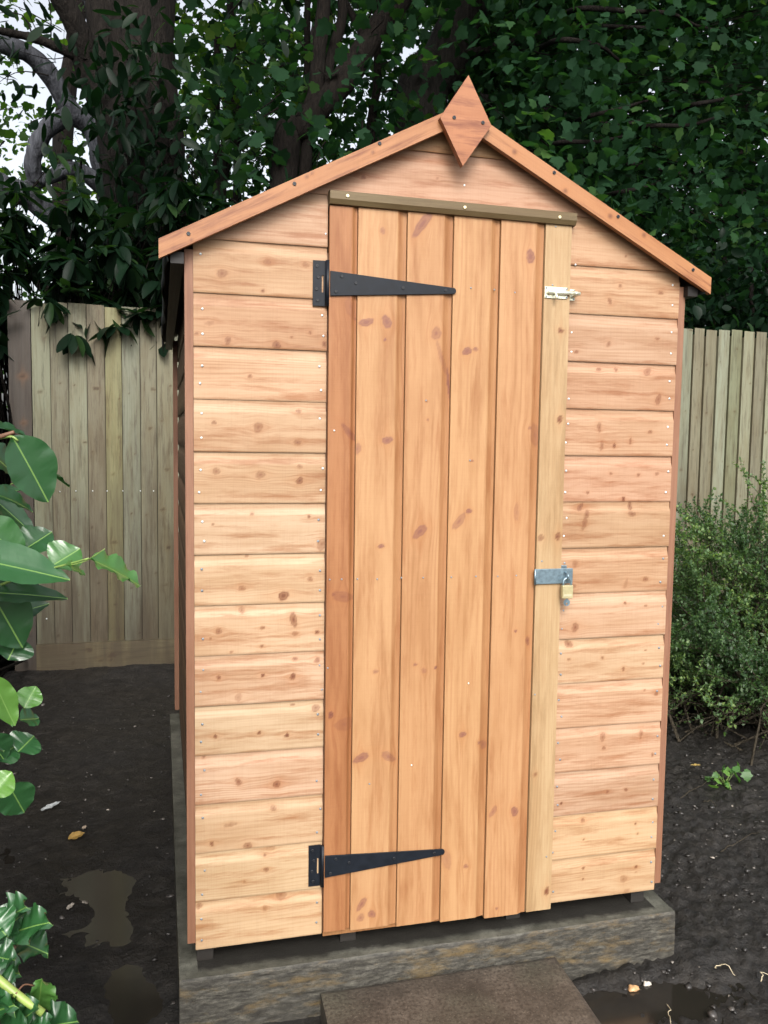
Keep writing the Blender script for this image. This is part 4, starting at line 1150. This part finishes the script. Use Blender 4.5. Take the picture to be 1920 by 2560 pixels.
# image-space density control is done with world boxes: left side airy, right side dense
def proj(p):
    q = (p - CAM) @ ROT.T
    return 960 + F * q[:, 0] / q[:, 1], 1280 - F * q[:, 2] / q[:, 1]
def frustum_pts(m, ylo, yhi, zlo, zhi, u0, u1):
    """points spread evenly over a wedge of the garden: u = bearing east of north in degrees seen from the lawn"""
    y = rng.uniform(ylo, yhi, m); u = np.radians(rng.uniform(u0, u1, m))
    x = CAM[0] + np.tan(u) * (y - CAM[1]); z = rng.uniform(zlo, zhi, m)
    return np.stack([x, y, z], 1)
def crown_from(name, kind, c, per, spread, size, mat, parent, down=.5, rpow=1.7, upn=1.0):
    p = crown_points(c, per, spread); n = len(p)
    p = p[p[:, 1] > 3.25]; n = len(p)
    ax = rng.normal(0, 1, (n, 3)); ax[:, 2] -= down * 1.2
    nr = rng.normal(0, .55, (n, 3)); nr[:, 2] += upn
    sz = rng.normal(1, .22, n).clip(.5, 1.5) * size
    rn = (np.clip(.5 + .5 * np.sin(p[:, 0] * 5 + p[:, 2] * 4), 0, 1) * .4 + rng.random(n) * .6) ** rpow
    # twigs
    q = c[:min(len(c), 900)]
    return leaves(name, kind, p, ax, nr, sz, mat, parent, rn)

def twigs(parent, c, towards, mat, rad_=.006, n=6):
    """fine branches from each cluster back towards a limb point"""
    m = len(c)
    t = np.linspace(0, 1, n)[None, :, None]
    s = c + (towards - c) * rng.uniform(.25, .5, (m, 1))
    path = s[:, None] * (1 - t) + c[:, None] * t + np.sin(t * np.pi) * rng.normal(0, .06, (m, 1, 3))
    r = (rad_ * (1 - .75 * t[..., 0])) * rng.uniform(.5, 1.4, (m, 1))
    V, Fc = tubes_np(path, r, 4)
    return mesh('twigs', V, Fc, mat, parent, True)

# crown of the massive tree (left, airy, leaves in drooping clusters)
cl = np.concatenate([frustum_pts(30, 3.6, 5.6, 2.3, 5.2, -13, 10), frustum_pts(60, 3.5, 3.95, 2.2, 3.6, -4, 3), np.stack([rng.uniform(-4, 2, 260), rng.uniform(2.4, 6, 260), rng.uniform(5.3, 7.5, 260)], 1)])  # third group: unseen clusters overhead, added to block sky light
crown_from('crown', 'long', cl, 14, .17, .115, M['laurelfar'], t1, down=.9)
twigs(t1, cl, a1 + np.array([0, 0, .5]), M['bark2'])
cl = frustum_pts(60, 5.2, 7.5, 2.9, 5.6, -13, 10)
crown_from('crown', 'maple', cl, 26, .25, .085, M['yellowleaf'], t2, down=.5)
twigs(t2, cl, Pd(150, 235, 5.6), M['bark2'])
cl = frustum_pts(110, 4.2, 6.0, 2.4, 5.4, 3, 17)
crown_from('crown', 'maple', cl, 18, .2, .095, M['maple'], t3)
twigs(t3, cl, Pd(745, 170, 4.7), M['bark2'])
cl = frustum_pts(75, 6.4, 8.2, 2.2, 6, 2, 22)
crown_from('crown', 'maple', cl, 20, .22, .09, M['mapledark'], t5)
# maple crown (right, dense)
cl = np.concatenate([frustum_pts(820, 3.9, 7.5, 1.9, 6.2, 21, 46), frustum_pts(110, 6.5, 7.6, 1.9, 6.2, 16, 22), frustum_pts(30, 3.9, 6.0, 1.9, 2.9, 16, 21), np.stack([rng.uniform(0, 7, 500), rng.uniform(2.2, 7, 500), rng.uniform(5.4, 8.5, 500)], 1)])  # last group stands unseen above, put there to darken the trees below
crown_from('crown', 'maple', cl, 34, .24, .082, M['maple'], t4)
twigs(t4, cl[:500], Pd(985, 150, 6.2) , M['bark2'])
# far trees
def far_tree(u0, u1, y0, y1, z1, m, label, mat, kind='maple', size=.14, per=22):
    c = frustum_pts(m, y0, y1, .6, z1, u0, u1)
    cx, cy = c[:, 0].mean(), c[:, 1].mean()
    base = np.array([cx, cy, GZ - .1])
    t = tree('woodland_tree', label, [('trunk', [base, base + (0.1, 0, 2.5), base + (-.1, .1, 5), base + (.2, 0, 7.5)], .2, .1),
             ('limb', [base + (0, 0, 2.4), base + (.8, -.3, 3.6), base + (1.7, -.5, 4.6)], .09, .03), ('limb', [base + (0, 0, 3), base + (-.8, -.2, 4), base + (-1.6, .2, 5.2)], .08, .03)], M['bark2'])
    crown_from('crown', kind, c, per, .3 if per < 40 else .42, size, mat, t)
    return t
far_tree(-14, 3, 9, 12, 6.0, 22, 'thin crowned tree far behind the pale curving limbs at the left', M['yellowleaf'], size=.085, per=90)
far_tree(2, 17, 8.5, 12, 6.5, 75, 'distant tree filling the gaps behind the leaning forked tree', M['mapledark'], size=.10, per=50)
far_tree(16, 30, 8.5, 12, 8.5, 300, 'dense dark tree far behind the shed finial and maple', M['mapledark'], per=26)
far_tree(29, 44, 8.0, 12, 8.5, 330, 'dense dark tree at the far right beyond the right fence', M['mapledark'], per=26)
# evergreen hedge right behind the right fence
hd = empty('evergreen_shrub', (4.5, 3.9, GZ), label='dense dark small leaved shrub mass just over the right fence', cat='shrub')
c = frustum_pts(480, 3.5, 4.6, .8, 2.5, 25, 46)
crown_from('foliage', 'oval', c, 40, .17, .07, M['laurelfar'], hd, down=.3)
q = frustum_pts(12, 3.8, 4.2, .0, .1, 28, 44); t_ = np.linspace(0, 1, 6)[None, :, None]
V, Fc = tubes_np(q[:, None] + np.array([0, 0, 2.6]) * t_ + rng.normal(0, .06, (12, 6, 3)), np.full((12, 6), .02), 6)
mesh('stems', V, Fc, M['bark2'], hd, True)
# rhododendron hanging over the left fence
rh = empty('rhododendron_shrub', (-.6, 3.7, GZ), label='glossy long leaved dark shrub hanging over the top of the left fence', cat='shrub')
def rosettes(c, per, size, tilt=.5):
    m = len(c); ang = rng.uniform(0, 6.28, (m, 1)) + np.linspace(0, 6.28 * 1.0, per, endpoint=False)[None] + rng.normal(0, .2, (m, per))
    el = rng.normal(-tilt, .35, (m, per))
    out = np.stack([np.cos(ang) * np.cos(el), np.sin(ang) * np.cos(el), np.sin(el)], -1)
    lean = rng.normal(0, .3, (m, 1, 3)); out = out + lean
    pos = np.repeat(c[:, None], per, 1) + out * .02
    nr = np.zeros((m, per, 3)); nr[..., 2] = 1; nr += rng.normal(0, .25, nr.shape)
    n = m * per
    return pos.reshape(-1, 3), out.reshape(-1, 3), nr.reshape(-1, 3), rng.normal(1, .18, n).clip(.5, 1.4) * size
c = frustum_pts(190, 3.12, 4.1, 1.75, 2.65, -12, 5.5)
c = np.concatenate([c, frustum_pts(60, 3.0, 3.3, 1.72, 2.25, -12, 1.5), frustum_pts(60, 3.0, 4.2, -.1, 2.0, -13, -9.6)])
side = np.stack([rng.uniform(-2.5, -1.15, 800), rng.uniform(-1.4, 3.4, 800), rng.uniform(-.05, 3.3, 800)], 1)  # unseen leaf mass left of view, added to shade the mud and fence
c = np.concatenate([c, side])
c = c[~((c[:, 1] < 3.2) & (c[:, 2] < 1.72) & (c[:, 0] > -.86))]
ps, ax, nr, sz = rosettes(c, 9, .135, .55)
leaves('foliage', 'long', ps, ax, nr, sz, M['laurelfar'], rh)
t_ = np.linspace(0, 1, 8)[None, :, None]; root_p = np.array([-.9, 3.75, -.2])
path = root_p + (c[:, None] - root_p) * t_ + np.sin(t_ * np.pi) * rng.normal(0, .10, (len(c), 1, 3)) + np.array([0, .25, .1]) * np.sin(t_ * np.pi)
V, Fc = tubes_np(path, .012 * (1.1 - t_[..., 0]) * np.ones((len(c), 1)), 5)
mesh('branches', V, Fc, M['bark2'], rh, True)

# ------------------------------------------------------------------ small leaved bush, right
bs = empty('box_bush', (2.9, 1.85, GZ), label='wild small leaved green bush with bare lower twigs right of the shed', cat='bush')
def bush():
    m = 400
    root = np.array([2.9, 1.75, GZ]) + rng.normal(0, 1, (m, 3)) * np.array([.30, .30, .0])
    th = rng.uniform(0, 2 * np.pi, m); ph = np.arcsin(rng.uniform(.0, 1, m) ** .8)
    tip = np.array([2.95, 1.8, .0]) + np.stack([np.cos(th) * np.cos(ph) * 1.0, np.sin(th) * np.cos(ph) * .95, np.sin(ph) * .97 - .03], 1) * rng.uniform(.72, 1.03, (m, 1))
    low = rng.random(m) < .42
    tip[low, :2] = np.array([2.9, 1.75]) + (tip[low, :2] - np.array([2.95, 1.9])) * 1.12
    tip[low, 2] = rng.uniform(-.12, .25, low.sum())
    n = 9; t = np.linspace(0, 1, n)[None, :, None]
    path = root[:, None] + (tip - root)[:, None] * t
    path[..., 2] += (np.sin(t[..., 0] * np.pi) * rng.uniform(-.02, .16, (m, 1)))
    path += np.cumsum(rng.normal(0, .012, (m, n, 3)), 1)
    V1, F1 = tubes_np(path, (.0055 * (1.15 - t[..., 0])) * rng.uniform(.6, 1.4, (m, 1)), 5)
    # side twigs
    k_ = 14; si = np.repeat(np.arange(m), k_); tt = rng.uniform(.3, 1, m * k_)
    i0 = (tt * (n - 1)).astype(int).clip(0, n - 2); f0 = (tt * (n - 1) - i0)[:, None]
    st = path[si, i0] * (1 - f0) + path[si, i0 + 1] * f0
    dirn = path[si, i0 + 1] - path[si, i0]; dirn /= np.linalg.norm(dirn, axis=1, keepdims=True)
    sd_ = dirn * .8 + rng.normal(0, .6, dirn.shape) + np.array([0, 0, .3])
    sd_ /= np.linalg.norm(sd_, axis=1, keepdims=True)
    ln = rng.uniform(.08, .26, len(st))[:, None, None]
    t2_ = np.linspace(0, 1, 6)[None, :, None]
    tw = st[:, None] + sd_[:, None] * ln * t2_ + np.cumsum(rng.normal(0, .004, (len(st), 6, 3)), 1)
    V2, F2 = tubes_np(tw, np.full((len(st), 6), .0017) * (1.2 - t2_[..., 0]), 4)
    V = np.concatenate([V1, V2]); Fc = np.concatenate([F1, F2 + len(V1)])
    mesh('twigs', V, Fc, M['twig'], bs, True)
    # leaves along the twigs: thin out low down and inside
    q = 56; u = rng.uniform(0, 1, (len(tw), q)); j = (u * 5).astype(int).clip(0, 4); fr = (u * 5 - j)[..., None]
    ar = np.arange(len(tw))[:, None]
    p = (tw[ar, j] * (1 - fr) + tw[ar, j + 1] * fr).reshape(-1, 3)
    cen = np.array([2.95, 1.9, .05]); rr = np.linalg.norm((p - cen) / np.array([1.0, .95, .95]), axis=1)
    keep = rng.random(len(p)) < np.clip((p[:, 2] + .03 + rng.normal(0, .08, len(p))) / .22, 0.05, 1) * np.clip((rr - .35) / .3, .15, 1)
    p = p[keep]
    d = rng.normal(0, 1, p.shape); d[:, 2] += .3
    nr = rng.normal(0, .6, p.shape); nr[:, 2] += 1
    hue = .5 + .5 * np.sin(p[:, 0] * 9 + p[:, 2] * 7)
    leaves('foliage', 'small', p, d, nr, rng.uniform(.011, .023, len(p)), M['bush'], bs, (hue * .4 + rng.random(len(p)) * .6) ** 1.5)
bush()

# ------------------------------------------------------------------ laurel in the left foreground
def big_leaf(parent, base, tip, width, nrm, curl=.12, fold=.25, rnd=.5, name='leaf', wav=.01, bite=0):
    base = np.array(base, float); tip = np.array(tip, float); ax = tip - base; L_ = np.linalg.norm(ax); ax /= L_
    nrm = np.array(nrm, float); x = np.cross(ax, nrm); x /= np.linalg.norm(x); z = np.cross(x, ax)
    nl, nw = 22, 9
    t = np.linspace(0, 1, nl); s = np.linspace(-1, 1, nw)
    wd = width / 2 * np.sin(np.pi * t ** .85) ** .75; wd[0] = .0012; wd[-1] = 0.0005
    T, S = np.meshgrid(t, s, indexing='ij')
    w_ = wd[:, None] * S
    ph = rng.uniform(0, 6)
    zz = np.abs(w_) * fold - curl * L_ * T ** 2 + wav * np.sin(T * 17 + ph + S * 1.5) * np.abs(S) ** 2 + wav * .5 * np.sin(T * 31 + ph) * np.abs(S) ** 2
    zz += .0012 * np.abs(np.sin(T * 26 - np.abs(S) * 3)) * np.abs(S) ** .5
    if bite:
        w_ = w_ * (1 - bite * np.clip(np.sin(T * 40 + S * 5 + ph), 0, 1) * (np.abs(S) > .7))
    pt = base + ax * (T * L_)[..., None] + x * w_[..., None] + z * zz[..., None]
    idx = np.arange(nl * nw).reshape(nl, nw)
    Fc = np.stack([idx[:-1, :-1], idx[:-1, 1:], idx[1:, 1:], idx[1:, :-1]], -1).reshape(-1, 4)
    return pt.reshape(-1, 3), Fc, np.full(nl * nw, rnd), (np.abs(S) * (wd[:, None] / (width / 2)) * 1.0).ravel()

class LeafBag:
    def __init__(s): s.V = []; s.F = []; s.r = []; s.m = []; s.n = 0
    def add(s, *a, **k):
        V, Fc, r, m = big_leaf(None, *a, **k)
        s.V.append(V); s.F.append(Fc + s.n); s.r.append(r); s.m.append(m); s.n += len(V)
    def build(s, name, mat, parent):
        return mesh(name, np.concatenate(s.V), np.concatenate(s.F), mat, parent, True, dict(rnd=np.concatenate(s.r), mid=np.concatenate(s.m)))

M['stalk'] = simple('green_stalk', (.16, .24, .06), .45, 0, 80, .25)
M['brownstalk'] = simple('brown_stalk', (.14, .07, .04), .6, 0, 80, .3)
lau = empty('laurel_shrub', (-.55, -.75, GZ), label='large glossy leaved laurel reaching in from the left edge, in front', cat='shrub')
lb = LeafBag()
def PL(x, y, Y=-.70): return P(x, y, Y)
# named leaves seen in the photo: base, tip (photo px, distance), width m, normal
up = (.1, -.55, .8)
LV = [((30, 1090), (125, 1255), -.70, .062, (.25, -.75, .6), .05, .35),
      ((-130, 1385), (178, 1440), -.72, .058, (.0, -.65, .75), .06, .5),
      ((-150, 1480), (170, 1475), -.66, .050, (.1, -.45, .85), .10, .15),
      ((130, 1415), (200, 1372), -.68, .050, (-.2, -.8, .5), .0, .72),
      ((225, 1398), (358, 1455), -.74, .050, (.35, -.35, .9), .10, .75),
      ((165, 1412), (212, 1438), -.72, .022, (0, -.5, .8), .0, .8),
      ((-60, 1300), (70, 1400), -.70, .050, (.1, -.7, .6), .1, .65),
      ((-20, 1065), (70, 1085), -.62, .035, (0, -.3, .9), .1, .1),
      ((100, 1170), (175, 1215), -.60, .035, (0, -.2, .95), .05, .05),
      ((-30, 1230), (90, 1262), -.64, .04, (0, -.4, .9), .2, .2),
      ((-40, 1120), (40, 1180), -.60, .05, (.1, -.5, .8), .1, .1),
      ((60, 1375), (130, 1330), -.64, .05, (0, -.6, .7), .0, .3),
      ((-30, 1470), (60, 1620), -.62, .065, (.2, -.7, .5), .05, .25),
      ((-30, 1560), (120, 1500), -.55, .05, (0, -.5, .8), .1, .05),
      ((20, 1650), (50, 1590), -.6, .05, (.2, -.7, .5), .05, .1),
      ((-20, 1690), (30, 1810), -.74, .030, (.4, -.8, .3), -.1, .95),
      ((60, 1770), (90, 1715), -.68, .030, (.1, -.8, .4), .05, .85),
      ((50, 1800), (98, 1795), -.66, .030, (0, -.6, .7), .05, .5),
      ((45, 1880), (85, 1840), -.64, .045, (0, -.7, .6), .0, .35),
      ((-10, 1900), (45, 1860), -.64, .04, (0, -.7, .6), .0, .3),
      ((-25, 1990), (30, 1930), -.76, .035, (0, -.8, .5), .0, 1.0),
      ((20, 1960), (60, 2030), -.66, .045, (.1, -.7, .5), .0, .35),
      ((-30, 1840), (10, 1900), -.66, .04, (.1, -.7, .5), .0, .2)]
for (b0, b1, Y, wd, nr, curl, rn) in LV:
    a_ = PL(*b0, Y); c_ = PL(*b1, Y + .02)
    lb.add(a_, c_, wd * 1.2, nr, curl=curl, rnd=rn, wav=.0035 if b1[0] == 358 else .0012, bite=.2 if b1[0] == 358 else 0)
# deeper foliage outside and behind
for _ in range(420):
    b0 = np.array([rng.uniform(-.72, -.36), rng.uniform(-.75, -.25), rng.uniform(-.05, 1.28)])
    # keep the view line to the fence clear
    ub = (b0[0] - CAM[0]) / (b0[1] - CAM[1])
    d = np.array([rng.uniform(-.3, .9), rng.uniform(-1, .2), rng.uniform(-.8, .3)]); d /= np.linalg.norm(d)
    L_ = rng.uniform(.08, .13); tp = b0 + d * L_
    (ux,), (uy,) = proj(tp[None]); (bx_,), (by_,) = proj(b0[None])
    lim = 20 if uy < 1120 or 1200 < uy < 1300 else 90
    if uy > 1950: lim = 10
    if max(ux, bx_) > lim: continue
    lb.add(b0, tp, rng.uniform(.035, .055), (rng.normal(0, .3), rng.normal(-.5, .3), .8), curl=rng.uniform(0, .2), rnd=rng.random() ** 2 * .6, wav=.0012)
lb.build('foliage', M['laurel'], lau)
class Each:
    def __init__(s, name, mat, par): s.a = (name, mat, par)
    def tube(s, *a): MB().tube(*a).build(*s.a, True)
st = Each('petiole', M['stalk'], lau)
st.tube(smooth_path([PL(-90, 1500, -.6), PL(60, 1440, -.66), PL(160, 1413, -.70), PL(222, 1396, -.735)], 14), np.linspace(.0022, .0011, 14), 8)
st.tube(smooth_path([PL(170, 1414, -.705), PL(215, 1402, -.73), PL(262, 1372, -.745)], 10), np.linspace(.001, .0006, 10), 6)
st.tube(smooth_path([PL(-40, 1105, -.68), PL(0, 1095, -.69), PL(30, 1092, -.70), PL(45, 1102, -.70)], 10), np.linspace(.0022, .0015, 10), 8)
st.tube(smooth_path([PL(25, 1212, -.68), PL(57, 1195, -.69)], 4), [.0007] * 4, 6)
st = MB()
st.tube(smooth_path([PL(-120, 1130, -.64), PL(-10, 1095, -.69), PL(35, 1080, -.70)], 10), np.linspace(.004, .0025, 10), 8)
for k_ in range(7):
    zt = rng.uniform(.5, 1.2); e = np.array([rng.uniform(-.62, -.42), rng.uniform(-.75, -.4), zt])
    st.tube(smooth_path([(-.58 + rng.normal(0, .05), -.72 + rng.normal(0, .05), GZ - .03), ((-.58 + e[0]) / 2, e[1], zt * .5), e], 14), np.linspace(.009, .004, 14), 8)
st.build('stems', M['brownstalk'], lau, True)

# leafy low plant, bottom left corner
low = empty('ivy_shrub', (-.45, -1.0, GZ), label='shiny low leafy plant at the bottom left corner, under the laurel', cat='shrub')
lb = LeafBag()
LV = [((10, 2300), (60, 2265), -.86, .055, (.1, -.5, .8), .1, .45), ((40, 2330), (115, 2300), -.86, .055, (.2, -.5, .8), .15, .35), ((30, 2350), (120, 2375), -.84, .05, (.1, -.3, .9), .15, .25),
      ((-30, 2290), (20, 2340), -.88, .05, (.1, -.5, .8), .1, .6), ((0, 2330), (60, 2280), -.84, .05, (.0, -.6, .7), .1, .3), ((-20, 2390), (35, 2400), -.90, .04, (.3, -.6, .6), .05, .3),
      ((95, 2530), (105, 2445), -.90, .040, (.2, -.9, .3), .0, .8), ((-40, 2450), (30, 2480), -.92, .05, (.0, -.5, .8), .1, .2), ((-20, 2430), (45, 2430), -.88, .05, (.0, -.5, .8), .1, .5),
      ((40, 2560), (90, 2520), -.94, .05, (0, -.5, .8), .1, .3), ((100, 2570), (190, 2550), -.92, .05, (.0, -.5, .8), .1, .25), ((-40, 2540), (30, 2510), -.94, .06, (0, -.5, .8), .1, .45),
      ((0, 2580), (60, 2560), -.95, .06, (0, -.5, .8), .1, .2), ((60, 2590), (130, 2580), -.95, .05, (0, -.5, .8), .1, .35)]
for (b0, b1, Y, wd, nr, curl, rn) in LV:
    a_ = PL(*b0, Y); c_ = PL(*b1, Y - .02)
    lb.add(a_, c_, wd, nr, curl=curl, rnd=rn, wav=.005, bite=.1)
for _ in range(260):
    b0 = np.array([rng.uniform(-.58, -.22), rng.uniform(-1.12, -.78), rng.uniform(-.08, .60)])
    d = np.array([rng.uniform(-.2, 1), rng.uniform(-1, .3), rng.uniform(-.4, .5)]); d /= np.linalg.norm(d)
    tp = b0 + d * rng.uniform(.05, .08)
    (ux,), (uy,) = proj(tp[None])
    if ux > 60 + max(0, (uy - 2450) * .9) or uy < 2270: continue
    lb.add(b0, tp, rng.uniform(.04, .06), (rng.normal(0, .3), rng.normal(-.4, .3), .85), curl=.15, rnd=rng.random() * .6, wav=.007, bite=.15)
lb.build('foliage', M['laurel'], low)
st = MB()
st.tube(smooth_path([PL(-60, 2400, -.92), PL(35, 2480, -.94), PL(108, 2533, -.95)], 10), np.linspace(.0048, .0044, 10), 10)
st.build('cut_stem', simple('cut_green_stem', (.22, .30, .07), .45, 0, 60, .2), low, True)
st = MB()
st.tube(smooth_path([PL(40, 2484, -.945), PL(60, 2462, -.93), PL(85, 2464, -.92)], 8), [.001] * 8, 6)
for k_ in range(6):
    e = [PL(10, 2310, -.87), PL(45, 2350, -.86), PL(-20, 2400, -.90), PL(30, 2500, -.94), PL(60, 2570, -.94), PL(-60, 2300, -.9)][k_]
    st.tube(smooth_path([(-.44 + .02 * k_ - .06, -.95, GZ - .03), (e[0] * .4 - .26, e[1] * .5 - .47, e[2] * .55), e], 12), np.linspace(.005, .0022, 12), 8)
st.build('stems', M['brownstalk'], low, True)

# ------------------------------------------------------------------ small litter
def litter_leaf(x, y, L_, w_, col, label, ang, name='fallen_leaf'):
    z = max(groundz(x, y), GZ - .016) + .006
    lb = LeafBag(); d = np.array([math.cos(ang), math.sin(ang), .08])
    lb.add(np.array([x, y, z]) - d * L_ / 2, np.array([x, y, z]) + d * L_ / 2, w_, (.1, -.2, 1), curl=-.08, rnd=.5, wav=.0012)
    m = simple(name + '_' + str(len(bpy.data.materials)), col, .45, 0, 60, .35)
    o = lb.build(name, m, None); return tag(o, label, 'leaf', 'fallen leaves on the mud')
litter_leaf(-.355, 1.037, .055, .038, (.26, .16, .04), 'yellow brown fallen leaf on the mud left of the shed', .3)
litter_leaf(-.335, 1.10, .022, .014, (.30, .24, .18), 'tiny pale fallen leaf just behind the yellow brown one', 1.2)
litter_leaf(-.467, 1.306, .075, .022, (.30, .32, .32), 'pale grey shiny fallen leaf nearest the fence on the left mud', .55)
litter_leaf(-.33, .57, .030, .013, (.30, .27, .23), 'small pale fallen leaf on the mud beside the left puddle', .9)
litter_leaf(*P(1745, 1955, 1.1)[:1], 1.12, .04, .018, (.28, .20, .06), 'yellowish fallen leaf beside the shed under the bush edge', -.6)
def stone(x, y, r, col, label):
    bm_V = []; n1, n2 = 10, 8
    for i in range(n2 + 1):
        for j in range(n1):
            th = math.pi * i / n2; p_ = 2 * math.pi * j / n1
            rr = r * (1 + .18 * math.sin(3 * p_ + th * 2) + .1 * math.cos(5 * th + p_))
            bm_V.append((x + rr * 1.3 * math.sin(th) * math.cos(p_), y + rr * math.sin(th) * math.sin(p_), max(groundz(x, y), GZ - .016) + r * .35 + rr * .7 * math.cos(th)))
    Fc = [(i * n1 + j, i * n1 + (j + 1) % n1, (i + 1) * n1 + (j + 1) % n1, (i + 1) * n1 + j) for i in range(n2) for j in range(n1)]
    o = mesh('pebble', bm_V, Fc, simple('stone_' + str(len(bpy.data.materials)), col, .4, 0, 90, .3), None, True)
    return tag(o, label, 'pebble', 'pebbles in the mud by the right puddle')
stone(1.06, -.128, .011, (.42, .25, .12), 'orange brown pebble in the mud by the right puddle')
stone(1.105, -.118, .008, (.50, .46, .40), 'small whitish pebble in the mud behind the right puddle')
stone(P(1794, 2543, 0)[0] * 0 + 1.19, -.27, .005, (.6, .6, .58), 'tiny white pebble on the mud at the bottom right')
def ground_twig(p0, p1, r, label, col=None):
    n = 10; t = np.linspace(0, 1, n)[:, None]
    q = np.array([*p0, 0]) * (1 - t) + np.array([*p1, 0]) * t
    q[:, :2] += np.cumsum(rng.normal(0, .0035, (n, 2)), 0)
    q[:, 2] = np.array([max(groundz(x, y), GZ - .016) for x, y in q[:, :2]]) + .006 + .01 * np.sin(t[:, 0] * 3.1)
    m = MB(); m.tube(q, np.linspace(r, r * .5, n), 6)
    return tag(m.build('twig', col or M['twig'], None, True), label, 'twig', 'twigs and straws on the mud right of the shed')
def G(px, py):
    d = ROT.T @ np.array([(px - 960) / F, 1, -(py - 1280) / F]); t = (GZ - CAM[2]) / d[2]; p = CAM + t * d; return (p[0], p[1])
straw = simple('straw', (.42, .36, .24), .5, 0, 60, .2)
ground_twig(G(1668, 2500), G(1673, 2550), .0013, 'pale straw lying across the right puddle', straw)
ground_twig(G(1785, 2420), G(1822, 2436), .0016, 'short green grey twig lying on the mud right of the puddle', straw)
ground_twig(G(1903, 2445), G(1925, 2432), .0016, 'short pale straw on the mud at the right edge', straw)
ground_twig(G(1800, 2128), G(1895, 2090), .0022, 'thin dark twig on the mud below the bush, right')
ground_twig(G(1700, 1998), G(1790, 1945), .0022, 'long thin grey twig from the mud up towards the bush')
ground_twig(G(1760, 2008), G(1790, 2012), .0022, 'short pale twig on the mud in front of the bush')
# little weed in front of the bush
wx, wy = 2.094, .93
wd_ = empty('weed', (wx, wy, GZ), label='little bright green weed on the mud in front of the bush', cat='weed')
n = 26
c = np.array([wx, wy, GZ + .03]) + rng.normal(0, 1, (n, 3)) * np.array([.045, .03, .025])
leaves('foliage', 'maple', c, rng.normal(0, 1, (n, 3)) + np.array([0, -.4, .1]), np.tile([0, -.5, 1.], (n, 1)) + rng.normal(0, .3, (n, 3)), rng.uniform(.02, .04, n), leaf_mat('weed_leaf', (.05, .13, .03), (.10, .24, .05), (.16, .30, .06), .5, .3), wd_)
st_ = MB()
for q in c[:14]: st_.tube([(wx, wy, GZ - .01), (wx * .5 + q[0] * .5, wy * .5 + q[1] * .5, GZ + .02), q], [.0012] * 3, 5)
st_.build('stems', M['stalk'], wd_)
